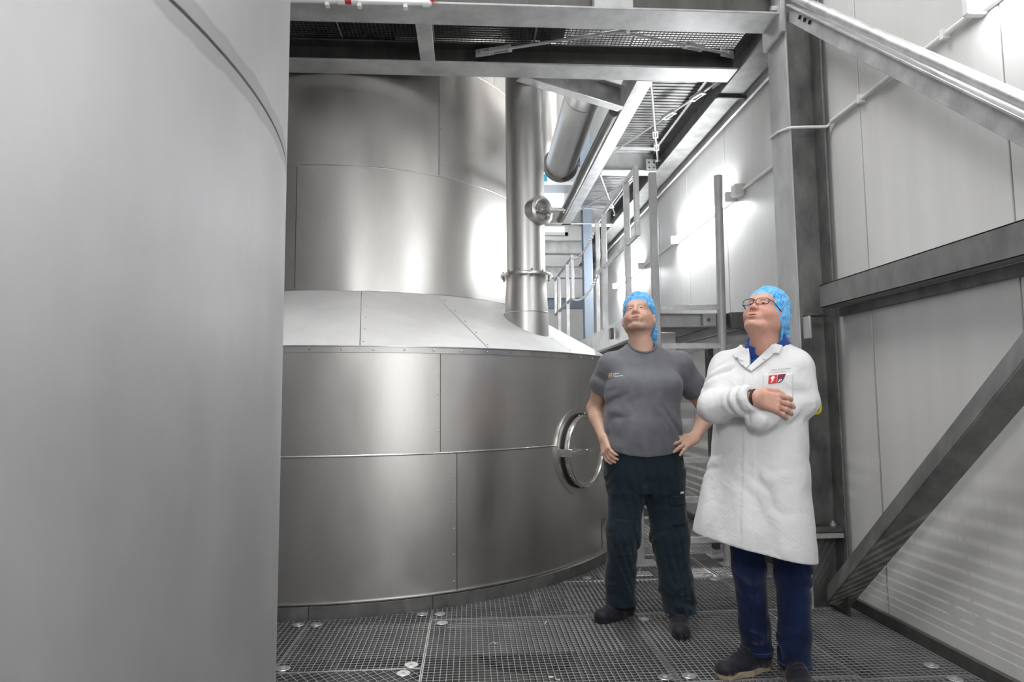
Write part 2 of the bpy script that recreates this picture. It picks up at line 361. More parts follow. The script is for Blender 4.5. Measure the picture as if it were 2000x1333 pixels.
# ================================================================== VESSELS
def sheet(c, r, a0, a1, z0, z1, t=.004, n=28, r1=None, z_in=None):
    """curved cladding sheet between angles (deg, 0 = towards camera, + = right)"""
    m = MB(); r1 = r if r1 is None else r1
    a0, a1 = R(a0), R(a1); vs = []
    for k in range(n + 1):
        a = a0 + (a1 - a0) * k / n; d = V((math.sin(a), -math.cos(a), 0))
        for (rr, zz, tt) in ((r, z0, 0), (r1, z1, 0), (r1, z1, -t), (r, z0, -t)):
            vs.append(V((c.x, c.y, zz)) + d * (rr + tt))
    fs = []; sm = []
    for k in range(n):
        b = 4 * k
        for i in range(4): fs.append((b + i, b + 4 + i, b + 4 + (i + 1) % 4, b + (i + 1) % 4)); sm.append(i in (0, 2))
    fs += [(0, 1, 2, 3), (4 * n + 3, 4 * n + 2, 4 * n + 1, 4 * n)]; sm += [False, False]
    m.v = [tuple(v) for v in vs]; m.f = fs; m.sm = sm
    return m
def rivets(mb, c, r, a, z, nrm=None, s=.006):
    a = R(a); d = V((math.sin(a), -math.cos(a), 0)) if nrm is None else nrm
    p = V((c.x, c.y, z)) + V((math.sin(a), -math.cos(a), 0)) * r
    mb.lathe(p, [(s, 0), (s * .75, s * .5), (1e-4, s * .65)], d, 8)
T = empty('mash_vessel', tuple(TC)); tag(T, 'large brushed stainless steel vessel with conical shoulder and riveted cladding sheets', 'vessel')
for k in range(6):
    t = 2 * PI * k / 6 + .6; MB().tube([(TC.x + 2.2 * math.cos(t), TC.y + 2.2 * math.sin(t), -1.15), (TC.x + 2.2 * math.cos(t), TC.y + 2.2 * math.sin(t), .01)], .08, 16).build('leg', 'galv', T)
MB().lathe(TC, [(1e-3, .002), (TR - .02, 0), (TR - .02, 1.6), (1.62, 2.125), (1.62, 5.6)], n=96).build('inner_shell', 'steel', T)
G = .12   # half joint gap in degrees
for z0, z1, s0 in ((.082, .953, 23.3), (.957, 1.6, 20.7)):
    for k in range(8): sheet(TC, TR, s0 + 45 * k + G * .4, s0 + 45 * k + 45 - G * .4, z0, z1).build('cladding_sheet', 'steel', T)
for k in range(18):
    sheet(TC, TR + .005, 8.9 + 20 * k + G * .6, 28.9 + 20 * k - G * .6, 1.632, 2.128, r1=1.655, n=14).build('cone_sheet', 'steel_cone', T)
for z0, z1, s0 in ((2.13, 3.098, -8.5), (3.102, 4.07, 30.2), (4.074, 5.6, -20)):
    for k in range(5): sheet(TC, 1.65, s0 + 72 * k + G * .6, s0 + 72 * k + 72 - G * .6, z0, z1).build('cladding_sheet', 'steel', T)
MB().lathe(TC, [(1.62, 5.6), (1.6, 5.68), (.3, 6.0)], n=64).build('roof', 'steel_cone', T)
def ring(name, r, z, h, w, m, n=96):
    return MB().lathe(V((TC.x, TC.y, z)), [(r, -h / 2), (r + w, -h / 2), (r + w, h / 2), (r, h / 2)], n=n, close=True).build(name, m, T)
MB().lathe(V((TC.x, TC.y, .955)), [(TR - .002 + .008 * math.cos(a), .008 * math.sin(a)) for a in [-1.6 + 3.2 * i / 6 for i in range(7)]], n=120).build('seam_bead', 'steel_pol', T)
MB().lathe(V((TC.x, TC.y, 3.1)), [(1.646 + .007 * math.cos(a), .007 * math.sin(a)) for a in [-1.6 + 3.2 * i / 6 for i in range(7)]], n=120).build('seam_bead', 'steel_pol', T)
MB().lathe(V((TC.x, TC.y, 4.072)), [(1.646 + .007 * math.cos(a), .007 * math.sin(a)) for a in [-1.6 + 3.2 * i / 6 for i in range(7)]], n=120).build('seam_bead', 'steel_pol', T)
ring('shoulder_rim', TR - .01, 1.616, .036, .022, 'steel_pipe')
ring('shoulder_edge', TR - .01, 1.638, .006, .03, 'steel_pol')
ring('base_edge', TR - .015, .080, .007, .03, 'steel_pol')
ring('neck_edge', 1.64, 2.131, .008, .02, 'steel_pol')
rv = MB()
for z0, s0 in ((.0, 23.3), (.955, 20.7)):
    for k in range(-1, 3):
        for i in range(5): rivets(rv, TC, TR, s0 + 45 * k - .45, z0 + .14 + (.165 if z0 == 0 else .12) * i)
for k in range(-3, 4):
    a = 8.9 + 20 * k + .5
    for i in range(5):
        f = (i + .4) / 5; rr = TR + .005 + (1.655 - TR - .005) * f; zz = 1.632 + .496 * f
        aa = R(a); rivets(rv, TC, rr, a * 1.0 + .2 * i, zz, V((math.sin(aa) * .5, -math.cos(aa) * .5, .86)))
for k in range(-10, 22): rivets(rv, TC, TR + .012, 4.4 * k + 2, 1.616, s=.008)
for k in range(3):
    for i in range(6): rivets(rv, TC, 1.65, 30.2 + 72 * (k - 1) + .6, 3.2 + .15 * i, s=.005)
tag(rv.build('rivets', 'steel_pol', T), kind='stuff')
# toe plate around the vessel (belongs to the grating)
for k, (a0, a1) in enumerate(((-30, 2.5), (2.6, 19.3), (19.4, 45), (45.1, 80))):
    m = sheet(TC, TR + .032, a0, a1, -.03, .074, t=.006)
    tag(m.build('toe_plate', 'galv_mid'), ['grey toe plate at vessel foot, left of leftmost grating joint', 'grey toe plate at vessel foot between the two left joints', 'grey toe plate at vessel foot in front of middle gratings', 'grey toe plate at vessel foot behind man in grey'][k], 'toe plate', 'toe plates round the vessel')
# manway door on the shell
a = R(50.3); nv = V((math.sin(a), -math.cos(a), 0)); mc = V((TC.x, TC.y, .90)) + nv * (TR - .035); sd = V((math.cos(a), math.sin(a), 0))
MB().lathe(mc, [(.27, .0), (.27, .03), (.338, .034), (.345, .03), (.345, -.02)], nv, 56).build('manway_collar', 'steel', T)
dd = MB().lathe(mc, [(.275, .03), (.275, .075), (.262, .085), (.25, .078), (.24, .07), (1e-4, .062)], nv, 56).build('manway_door', 'steel', T)
MB().lathe(mc, [(.262 + .013 * math.cos(t), .08 + .013 * math.sin(t)) for t in [2 * PI * i / 8 for i in range(8)]], nv, 56, close=True).build('door_rim', 'steel_pol', dd)
MB().lathe(mc, [(.279, .03), (.284, .03), (.284, .05), (.279, .05)], nv, 56, close=True).build('door_gasket', 'black', dd)
h = MB(); q0 = mc + nv * .12
h.tube([q0 - sd * .1, q0 + sd * .27], .009, 10); h.build('locking_bar', 'steel_pol', dd)
h = MB().obox(q0 - sd * .16, sd * .11, nv * .014, V((0, 0, .016))); h.obox(q0 - sd * .02, sd * .06, nv * .018, V((0, 0, .02))); h.tube([q0 - sd * .02 - nv * .06, q0 - sd * .02 + nv * .02], .014, 10); h.obox(q0 - sd * .27 - nv * .04, sd * .02, nv * .05, V((0, 0, .03)))
h.build('clamp_arm', 'steel_pol', dd, bevel=.003)
hb = MB()
for i in range(20):
    t = 2 * PI * i / 20; p = mc + (sd * math.cos(t) + V((0, 0, 1)) * math.sin(t)) * .282 + nv * .072
    hb.lathe(p, [(.006, 0), (.005, .006), (1e-4, .008)], nv, 6)
tag(hb.build('door_studs', 'steel_pol', dd), kind='stuff')
p = sheet(TC, TR + .006, 58.3, 61.5, .1, .33, t=.004, n=4); p.build('rating_plate', 'steel_pol', T)

# ---- exhaust pipe standing on the cone
PC = V((.46, 5.25, 0))
P = empty('exhaust_pipe', (PC.x, PC.y, 1.75)); tag(P, 'upright stainless exhaust pipe on the cone with bolted flange and round hatch', 'pipe')
MB().lathe(PC, [(.157, 2.30), (.157, 5.2)], n=48).build('pipe_tube', 'steel_pipe', P)
MB().lathe(PC, [(.179, 1.66), (.177, 1.95), (.176, 2.0), (.16, 2.26), (.159, 2.30)], n=48).build('pipe_socket', 'steel_pipe', P)
MB().lathe(PC, [(.178 + .004 * math.cos(t), 1.985 + .004 * math.sin(t)) for t in [2 * PI * i / 6 for i in range(6)]], n=48, close=True).build('weld_seam', 'steel_pol', P)
fl2 = MB().lathe(V((PC.x, PC.y, 2.29)), [(.15, -.012), (.21, -.012), (.212, 0), (.21, .012), (.15, .012)], n=48).build('flange', 'steel_pol', P)
for i in range(12):
    t = 2 * PI * (i + .3) / 12; p = V((PC.x + .19 * math.cos(t), PC.y + .19 * math.sin(t), 2.29))
    MB().tube([p - V((0, 0, .035)), p + V((0, 0, .03))], .008, 6, smooth=False).build('flange_bolt', 'steel_pol', fl2)
n0 = V((.64, -.77, 0)); hc = V((PC.x, PC.y, 2.80)) + n0 * .11
s0 = V((-n0.y, n0.x, 0))
hd = MB().lathe(hc, [(.095, .0), (.118, .0), (.118, .085), (.095, .095), (.08, .085), (.08, .06), (1e-4, .055)], n0, 40).build('hatch', 'steel_pol', P)
hb = MB().bar(hc + n0 * .085 - s0 * .1, hc + n0 * .1 + s0 * .1, .02, .014); hb.tube([hc + n0 * .06, hc + n0 * .15], .018, 10); hb.bar(hc + n0 * .13, hc + n0 * .20 + s0 * .14, .02, .012); hb.tube([hc + n0 * .19 + s0 * .13 - V((0, 0, .02)), hc + n0 * .19 + s0 * .13 + V((0, 0, .02))], .008, 8)
hb.build('hatch_handle', 'steel_pol', hd)
# collar sheet where the pipe enters the cone
# ---- second, horizontal pipe under the deck
hp = empty('duct_pipe', (1.1, 7.0, 3.9)); tag(hp, 'shiny stainless duct pipe hanging beyond the upright exhaust pipe', 'pipe')
ax0, ax1 = V((1.10, 6.0, 4.2)), V((1.11, 7.7, 4.13))
MB().tube([ax0, ax1], .18, 40, cap=False).build('pipe_tube', 'steel_pipe', hp)
MB().lathe(ax1, [(.18, -.02), (.215, -.02), (.215, .025), (.18, .025)], (ax1 - ax0), 40, close=True).build('flange', 'galv_dark', hp)
MB().tube([ax1 + V((0, .45 * math.sin(t), .45 - .45 * math.cos(t))) for t in [PI / 2 * i / 8 for i in range(9)]] + [ax1 + V((0, .45, 3.2))], .18, 32, cap=False).build('elbow', 'steel_pipe', hp)
MB().tube([ax0 + V((0, -.45 * math.sin(t), .45 - .45 * math.cos(t))) for t in [PI / 2 * i / 8 for i in range(9)]] + [ax0 + V((0, -.45, 3.2))], .18, 32, cap=False).build('elbow', 'steel_pipe', hp)

# ---- near vessel, left
T2 = empty('near_vessel', tuple(C2)); tag(T2, 'huge satin stainless steel vessel wall close to camera on the left', 'vessel')
ZS = 2.175
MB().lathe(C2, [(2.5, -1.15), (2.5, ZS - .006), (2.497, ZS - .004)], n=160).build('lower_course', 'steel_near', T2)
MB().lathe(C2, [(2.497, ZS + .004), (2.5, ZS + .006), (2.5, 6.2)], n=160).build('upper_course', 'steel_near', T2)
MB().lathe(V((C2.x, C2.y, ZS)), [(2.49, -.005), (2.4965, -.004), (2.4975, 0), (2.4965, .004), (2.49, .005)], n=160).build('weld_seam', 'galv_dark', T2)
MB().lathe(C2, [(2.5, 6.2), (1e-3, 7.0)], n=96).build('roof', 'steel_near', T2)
# ================================================================== STEELWORK
ZB = 3.83           # underside of the deck beams
def beam(name, label, mb, m='galv', cat='beam', bevel=.003, group=None):
    return tag(mb.build(name, m, bevel=bevel), label, cat, group)
# wall column (H section, web towards the camera)
COLT = empty('column', (2.22, 4.15, 0)); tag(COLT, 'tall galvanised H-section steel column in front of panelled right wall', 'column')
MB().box(2.09, 2.104, 4.02, 4.275, -.2, 7.9).build('flange', 'galv', COLT, bevel=.003)
MB().box(2.325, 2.339, 4.02, 4.275, -.2, 7.9).build('flange', 'galv_mid', COLT, bevel=.003)
MB().box(2.104, 2.325, 4.143, 4.153, -.2, 7.9).build('web', 'galv_mid', COLT)
MB().box(2.1045, 2.3245, 4.03, 4.143, .452, .482).build('splice_plate', 'galv_dark', COLT, bevel=.002)
MB().box(2.1045, 2.3245, 4.035, 4.143, .415, .447).build('splice_plate', 'galv', COLT, bevel=.002)
for x in (2.15, 2.285): MB().lathe((x, 4.085, .482), [(.018, 0), (.018, .014), (.009, .014), (.009, .03), (1e-4, .03)], n=6, smooth=False).build('splice_bolt', 'galv', COLT)
# second and third columns further along and behind
for y, lb in ((9.36, 'bluish steel column at far end of gangway by the wall'),):
    m = MB(); m.bar((1.72, y, -.2), (1.72, y, 7.9), .13, .014, (0, 1, 0), (0, .07)); m.bar((1.72, y, -.2), (1.72, y, 7.9), .13, .014, (0, 1, 0), (0, -.07)); m.bar((1.72, y, -.2), (1.72, y, 7.9), .01, .13, (0, 1, 0))
    beam('column', lb, m, 'blue_paint', 'column')
# deck beams across the picture
B1 = empty('cross_beam', (0, 4.14, ZB)); tag(B1, 'wide galvanised cross beam nearest camera, running into the column top', 'beam')
MB().box(-1.84, 2.085, 4.02, 4.26, ZB, ZB + .016).build('lower_flange', 'galv', B1, bevel=.003)
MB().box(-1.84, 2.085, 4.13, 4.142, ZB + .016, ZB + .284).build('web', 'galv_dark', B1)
MB().box(-1.84, 2.085, 4.02, 4.26, ZB + .284, ZB + .3).build('upper_flange', 'galv', B1, bevel=.003)
B1g = MB().box(2.06, 2.088, 4.0, 4.28, ZB - .13, ZB + .32); B1g.build('end_plate', 'galv', B1, bevel=.003)
for z in (ZB + .06, ZB + .22):
    for y in (4.06, 4.2): MB().tube([(2.02, y, z), (2.062, y, z)], .018, 6, smooth=False).build('end_bolt', 'bright_steel', B1)
B2 = empty('cross_beam', (0, 4.86, ZB)); tag(B2, 'second galvanised cross beam, just above upper vessel cylinder', 'beam')
MB().box(-4.5, 2.085, 4.755, 4.969, ZB, ZB + .014).build('lower_flange', 'galv', B2, bevel=.003)
MB().box(-4.5, 2.085, 4.857, 4.867, ZB + .014, ZB + .156).build('web', 'galv_dark', B2)  # web coloured dark to stand in for shade under the deck
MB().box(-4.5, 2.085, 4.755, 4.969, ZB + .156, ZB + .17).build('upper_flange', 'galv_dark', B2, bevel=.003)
m = MB().ibeam((-.306, 4.262, ZB + .086), (-.306, 4.75, ZB + .086), .165, .11); beam('spacer_beam', 'short beam joining the two cross beams', m)
# long beams along the gangway
m = MB().ibeam((1.412, 4.972, ZB + .12), (1.412, 9.35, ZB + .12), .24, .135); beam('deck_beam', 'long deck beam running away beside the duct pipe', m, 'galv_light')
m = MB().ibeam((2.195, 4.29, ZB + .12), (2.195, 12.5, ZB + .12), .24, .2); beam('deck_beam', 'long deck beam running away along the white wall', m, 'galv_mid')
m = MB().channel((2.335, 4.29, ZB - .02), (2.335, 12.5, ZB - .02), .1, .03, .006, side=-1); beam('wall_rail', 'thin steel rail fixed to wall beneath the deck beam', m, 'galv')
m = MB().box(2.08, 2.34, 5.17, 5.2, ZB - .03, ZB - .002); beam('beam_splice', 'dark splice plate under the wall side deck beam', m, 'galv_dark', 'plate')
for y, n, mm in ((7.12, 'cross beam closing first deck bay above the ladder', 'galv'), (9.36, 'bright cross beam closing second deck bay', 'galv_light'), (11.3, 'cross beam at far end of the hall', 'galv')):
    m = MB().ibeam((1.485 if y < 9 else -.2, y, ZB + .12), (2.09, y, ZB + .12), .24, .16); beam('bay_beam', n, m, mm)
m = MB().box(1.98, 2.095, 7.02, 7.036, ZB - .01, ZB + .13); fp = empty('fish_plate', (2.04, 7.03, ZB)); tag(fp, 'bolted fish plate at right end of first bay beam', 'plate'); m.build('plate', 'galv_light', fp, bevel=.002)
for x in (2.01, 2.065):
    for z in (ZB + .03, ZB + .09): MB().lathe((x, 7.02, z), [(.012, 0), (.012, .01), (1e-4, .01)], (0, -1, 0), 6, smooth=False).build('bolt', 'galv_dark', fp)
# slanted beam from the second cross beam to the long beam
m = MB().ibeam((.40, 4.985, ZB + .1), (1.34, 5.50, ZB + .1), .2, .10); beam('slanted_beam', 'slanted bright beam bridging above the pipes to the deck beam', m, 'galv_light')
m = MB().angle((1.22, 5.42, ZB + .02), (1.32, 6.9, ZB - .05), .12, .02, .01); beam('hanger_rail', 'dark rail along the left side of long deck beam', MB().tube([(1.30, 5.62, ZB + .03), (1.30, 9.2, ZB + .03)], .045, 12), 'galv_dark', 'rail', 0)
# decks (gratings seen from below)
dk = empty('upper_deck', (0, 4.5, 4.13)); tag(dk, kind='structure')
def clip_none(p0, p1, s): return [(0., 1.)]
_co = clip_out; clip_out = clip_none
for (x0, x1, al) in ((-1.84, -.95, 'x'), (-.95, -.31, 'y'), (-.30, .5, 'y'), (.5, 1.25, 'x'), (1.25, 2.08, 'x')):
    grating(x0, x1, 4.262, 4.97, z=4.031, parent=dk, along=al, name='deck_grating', bh=.02 if al == 'y' else .009, ch=.008)
for (y0, y1) in ((4.98, 7.03), (7.21, 9.27)):
    k = MB(); n = int((y1 - y0) / .06)
    for i in range(n): yy = y0 + .06 * i; k.box(1.49, 2.09, yy + .01, yy + .05, 4.092, 4.1)
    k.box(1.49, 2.09, y0, y1, 4.1, 4.11)
    tag(k.build('ribbed_deck', 'galv_mid', dk), kind='stuff')
grating(.55, 1.33, 4.98, 5.3, z=4.1, parent=dk, along='x', name='deck_grating', bh=.03)
clip_out = _co
# bracing rods with turnbuckles
def rod(name, label, a, b, f=(.3,), r=.011, m='bright_steel'):
    a, b = V(a), V(b); d = (b - a).normalized()
    e = empty(name, tuple(a)); tag(e, label, 'bracing rod', 'bracing rods under the deck')
    MB().tube([a, b], r, 8).build('bar', m, e)
    for t in f:
        c = a + (b - a) * t; s = d.cross(V((0, 0, 1))).normalized()
        k = MB().bar(c - d * .07, c + d * .07, .012, .03, (0, 0, 1), (.022, 0)); k.bar(c - d * .07, c + d * .07, .012, .03, (0, 0, 1), (-.022, 0)); k.bar(c - d * .085, c - d * .055, .056, .035); k.bar(c + d * .055, c + d * .085, .056, .035)
        k.build('turnbuckle', m, e, bevel=.002)
    for p, sg in ((a, 1), (b, -1)):
        k = MB().bar(p - d * .05 * sg, p + d * .07 * sg, .012, .06); k.tube([p - d.cross(V((0, 0, 1))) * .025, p + d.cross(V((0, 0, 1))) * .025], .015, 8); k.build('fork', m, e, bevel=.002)
rod('bracing_rod', 'rod with turnbuckle running from cross beam to wall side beam, first bay', (1.50, 5.12, 3.92), (2.09, 6.95, 3.92), (.6, .78))
rod('bracing_rod', 'rod with turnbuckles crossing from wall side beam to long beam, first bay', (2.10, 5.2, 3.95), (1.49, 7.0, 3.95), (.14, .36))
rod('bracing_rod', 'thin rod in second deck bay, leaning right', (1.5, 7.3, 3.92), (2.09, 9.1, 3.92), (.75,), .009)
rod('bracing_rod', 'thin rod in second deck bay, leaning left', (2.09, 7.3, 3.95), (1.5, 9.2, 3.95), (.2,), .009)
rod('bracing_rod', 'dark tie rod under the mesh rising to the right between cross beams', (.1, 4.73, 3.9), (1.24, 4.33, 3.9), (.12, .96), .012, 'galv')
rod('bracing_rod', 'dark tie rod under the mesh falling to the right between cross beams', (.62, 4.33, 3.94), (2.0, 4.73, 3.94), (.05, .78), .012, 'galv')
# diagonal braces and girt at the wall
UD = empty('upper_brace', (2.2, 4.0, 3.9)); tag(UD, 'bright double-angle brace slanting down from the column top to the right', 'brace')
a, b = V((2.13, 4.0, 3.875)), V((2.11, 1.15, 1.33)); dv = (b - a).normalized(); pn = dv.cross(V((1, 0, 0))).normalized(); pn = pn if pn.z > 0 else -pn
mm = MB().tube([a + pn * .055, b + pn * .055], .028, 16); mm.build('upper_profile', 'galv_light', UD)
mm = MB().bar(a, b, .07, .012, pn, (0, .006)); mm.bar(a, b, .012, .085, pn, (0, -.045)) if 0 else mm.bar(a, b, .02, .085, pn, (0, -.045)); mm.build('lower_profile', 'galv_light', UD, bevel=.002)
for t in (.055, .075, .095):
    c = a + (b - a) * t - pn * .03; MB().bar(c - pn * .012, c + pn * .012, .05, .007, dv).build('stamp_mark', 'dark', UD)
LD = empty('lower_brace', (2.22, 4.0, 0)); tag(LD, 'dark angle brace rising from the column foot to the right along the wall', 'brace')
a, b = V((2.235, 3.99, .04)), V((2.226, 2.16, 1.675)); dv = (b - a).normalized(); pn = dv.cross(V((1, 0, 0))).normalized(); pn = pn if pn.z > 0 else -pn
f1 = (V((-.55, 0, 0)) + pn * .83).normalized()
mm = MB()
for q, wd in (((V((.35, 0, 0)) + pn * .94).normalized(), .115), ((V((.94, 0, 0)) - pn * .35).normalized(), .115)):
    c0, c1 = a + V((-.06, 0, 0)) + q * wd / 2, b + V((-.06, 0, 0)) + q * wd / 2
    mm.bar(c0, c1, .01, wd, q)
mm.build('angle_profile', 'galv_mid', LD, bevel=.003)
MB().obox(a + dv * .04, V((.006, 0, 0)), V((0, .1, 0)), V((0, 0, .09))).build('gusset', 'galv_dark', LD)
g = MB(); g.box(2.2, 2.208, -2, 3.955, 1.85, 1.995); g.box(2.2, 2.30, -2, 3.955, 1.985, 1.995); g.box(2.2, 2.30, -2, 3.955, 1.85, 1.858); g.box(2.335, 2.362, -2, 3.99, 1.80, 1.86)
GT = empty('girt', (2.25, 3.9, 1.85)); tag(GT, 'horizontal galvanised girt beam bolted across the column, running along right wall', 'beam')
g.build('girt_profile', 'galv_mid', GT, bevel=.003)
MB().box(2.12, 2.24, 3.93, 4.02, 1.80, 1.812).build('seat_plate', 'galv_dark', GT, bevel=.002); MB().box(2.118, 2.13, 3.94, 4.02, 1.66, 1.80).build('seat_rib', 'galv', GT, bevel=.002)
# yellow handle on the column
Yh = empty('yellow_eyelet', (2.156, 4.0, 1.19)); tag(Yh, 'yellow rounded plastic eyelet fixed on the column behind white coat', 'eyelet')
c = V((2.157, 3.99, 1.235))
rg = []
for i in range(24):
    t = 2 * PI * i / 24; rg.append(c + V((.034 * math.copysign(abs(math.cos(t)) ** .7, math.cos(t)), 0, .046 * math.copysign(abs(math.sin(t)) ** .8, math.sin(t)))))
MB().tube(rg + [rg[0]], .008, 10, cap=False).build('ring', 'yellow', Yh)
MB().box(c.x - .03, c.x + .016, 3.985, 4.012, c.z - .03, c.z + .03).build('block', 'yellow', Yh, bevel=.006)
MB().lathe((c.x - .004, 3.985, c.z), [(.018, 0), (.012, -.008), (1e-4, -.003)], (0, 1, 0), 16).build('socket', 'dark', Yh)
MB().box(2.13, 2.18, 4.01, 4.145, 1.21, 1.26).build('bracket', 'galv_dark', Yh)

# ================================================================== LADDER AND GANGWAY
LD2 = empty('ladder', (1.75, 5.1, 0)); tag(LD2, 'fixed steel ladder with flat rungs leading up to the gangway', 'ladder')
MB().tube([(1.995, 5.1, 0), (2.03, 5.1, 3.1)], .034, 16).build('stile', 'galv', LD2)
MB().box(1.455, 1.515, 5.085, 5.125, 0, 3.12).build('stile', 'galv', LD2, bevel=.004)
for z in (.214, .52, .825, 1.125, 1.42, 1.722, 2.03):
    k = MB(); k.box(1.515, 1.975 + z * .011, 5.075, 5.125, z - .002, z + .004); k.box(1.515, 1.975 + z * .011, 5.075, 5.08, z - .04, z - .002); k.build('rung', 'galv_light', LD2, bevel=.001)
MB().box(1.93, 2.06, 5.03, 5.17, 0, .008).build('foot_plate', 'bright_steel', LD2); MB().box(1.42, 1.56, 5.03, 5.17, 0, .008).build('foot_plate', 'bright_steel', LD2)
# gangway
GW = empty('gangway', (1.75, 6, 0)); tag(GW, 'raised steel gangway along the right wall, carried on posts', 'gangway')
MB().channel((1.33, 5.18, 1.885), (1.33, 12, 1.885), .2, .06, .008, side=1).build('side_beam', 'galv_light', GW, bevel=.003)
MB().channel((1.33, 5.2, 1.92), (2.34, 5.2, 1.92), .11, .05, .008, side=1).build('front_beam', 'galv', GW, bevel=.003)
MB().channel((2.32, 5.2, 1.90), (2.32, 12, 1.90), .16, .05, .008, side=-1).build('side_beam', 'galv', GW, bevel=.003)
clip_out = clip_none
for y in (5.22, 7.2, 9.2): grating(1.36, 2.3, y, y + 1.96, z=1.985, parent=GW, along='x', name='tread_grating', bh=.03)
clip_out = _co
k = MB().box(1.30, 1.36, 5.17, 5.23, .008, 1.80); k.build('post', 'galv', GW, bevel=.004); MB().box(1.24, 1.46, 5.1, 5.3, 0, .009).build('post_plate', 'bright_steel', GW)
k = MB().box(1.30, 1.36, 8.4, 8.46, -.2, 1.80); k.build('post', 'galv', GW, bevel=.004)
k = MB().box(1.88, 1.99, 5.14, 5.185, 1.87, 1.965); k.build('bracket', 'galv', GW, bevel=.003); MB().lathe((1.925, 5.14, 1.92), [(.014, 0), (.014, .012), (1e-4, .012)], (0, -1, 0), 6, smooth=False).build('bracket_bolt', 'galv_dark', GW)
MB().box(2.09, 2.25, 5.10, 5.19, 1.845, 1.98).build('junction_block', 'galv_dark', GW, bevel=.006)
MB().channel((1.78, 5.6, 1.70), (2.3, 5.25, 1.82), .1, .04, .007, side=1).build('knee_brace', 'galv', GW, bevel=.002)
MB().box(1.5, 1.78, 5.55, 5.62, 1.63, 1.86).build('end_plate', 'galv_light', GW, bevel=.003)
MB().box(1.55, 2.05, 5.9, 5.96, 1.25, 1.66).build('apron_plate', 'galv_light', GW, bevel=.003)
MB().box(2.08, 2.13, 5.6, 5.68, .0, 1.8).build('post', 'galv_dark', GW, bevel=.003)
MB().box(1.27, 1.30, 5.82, 5.90, 1.83, 1.93).build('rail_socket', 'galv_dark', GW, bevel=.003)
base = empty('anchor_plate', (1.25, 4.9, 0)); tag(base, 'small square anchor plate with bolt on gratings behind man in grey', 'plate'); MB().box(1.19, 1.33, 4.84, 4.95, .001, .008).build('plate', 'bright_steel', base); MB().lathe((1.25, 4.9, .008), [(.014, 0), (.014, .014), (.007, .014), (.007, .035), (1e-4, .035)], n=6, smooth=False).build('bolt', 'bright_steel', base)
tag(MB().box(1.93, 2.28, 5.28, 5.42, .001, .012).build('floor_plate', 'galv_light'), 'pale steel plate lying on gratings behind the ladder', 'plate')
# railing: two pipe frames with chains between
def frame(mb_root, y0, y1, posts, tagname):
    for z in (3.13, 2.59): MB().tube([(1.33, y0, z), (1.33, y1, z)], .021, 12).build('rail', 'galv_light', mb_root)
    for y in (y0, y1): MB().box(1.31, 1.35, y - .02, y + .02, 2.575, 3.15).build('end_post', 'galv_light', mb_root, bevel=.003)
    for y in posts: MB().box(1.307, 1.353, y - .023, y + .023, 1.986, 3.125).build('post', 'galv_light', mb_root, bevel=.003)
r1 = empty('guard_rail', (1.33, 5.5, 1.985)); tag(r1, 'tubular guard rail frame at near end of the gangway, above man in grey', 'railing'); frame(r1, 5.03, 6.62, (5.36, 6.3), 'a')
r2_ = empty('guard_rail', (1.33, 8.8, 1.985)); tag(r2_, 'tubular guard rail frame at far end of the gangway beyond the chains', 'railing'); frame(r2_, 8.3, 10.0, (8.75, 9.6), 'b')
r3 = empty('guard_post', (1.33, 6.9, 1.985)); tag(r3, 'pair of guard posts behind first railing frame beside the chains', 'post'); MB().box(1.38, 1.42, 6.66, 6.70, 1.99, 2.75).build('post', 'galv_light', r3, bevel=.003); MB().box(1.38, 1.42, 7.0, 7.04, 1.99, 2.7).build('post', 'galv_light', r3, bevel=.003)
def chain(label, a, b, sag):
    a, b = V(a), V(b); N = 42; m = MB(); pts = []
    for i in range(N + 1):
        t = i / N; p = a.lerp(b, t); p.z -= sag * 4 * t * (1 - t); pts.append(p)
    for i in range(N):
        d = (pts[i + 1] - pts[i]).normalized(); u = V((1, 0, 0)) if i % 2 else d.cross(V((1, 0, 0))); c = (pts[i] + pts[i + 1]) / 2; L = (pts[i + 1] - pts[i]).length
        m.tube([c + d * math.cos(t) * L * .62 + u * math.sin(t) * .013 for t in [2 * PI * k / 8 for k in range(9)]], .005, 5, cap=False)
    tag(m.build('safety_chain', 'bright_steel'), label, 'chain', 'chains between the guard rails')
chain('upper steel chain hanging between the two guard rail frames', (1.33, 6.64, 3.1), (1.33, 8.28, 3.1), .1)
chain('lower steel chain hanging between the two guard rail frames', (1.33, 6.64, 2.57), (1.33, 8.28, 2.57), .1)
# far clutter: horizontal members behind the gangway
for x0, x1, y, z, h, lb, mm in ((-.2, 2.3, 11.9, 3.62, .22, 'pale header beam far behind the railing, upper', 'galv_light'), (-.2, 2.3, 12.3, 3.1, .2, 'bluish header beam far behind the railing, lower', 'blue_paint')):
    beam('header_beam', lb, MB().ibeam((x0, y, z), (x1, y, z), h, .15), mm)
beam('cable_tray', 'blue-grey cable tray hanging far behind the exhaust pipe', MB().channel((.2, 10.4, 5.0), (2.36, 10.4, 5.2), .12, .2, .006), 'blue_paint', 'tray')
tag(MB().box(.95, 1.5, 12.2, 12.5, 5.42, 5.6).build('storage_box', 'cyan', bevel=.01), 'cyan plastic box high up far behind the exhaust pipe', 'box')
tag(MB().box(.5, 2.0, 12.1, 12.6, 5.35, 5.42).build('wall_shelf', 'white_pl', bevel=.005), 'white shelf high on the far wall carrying cyan box', 'shelf')

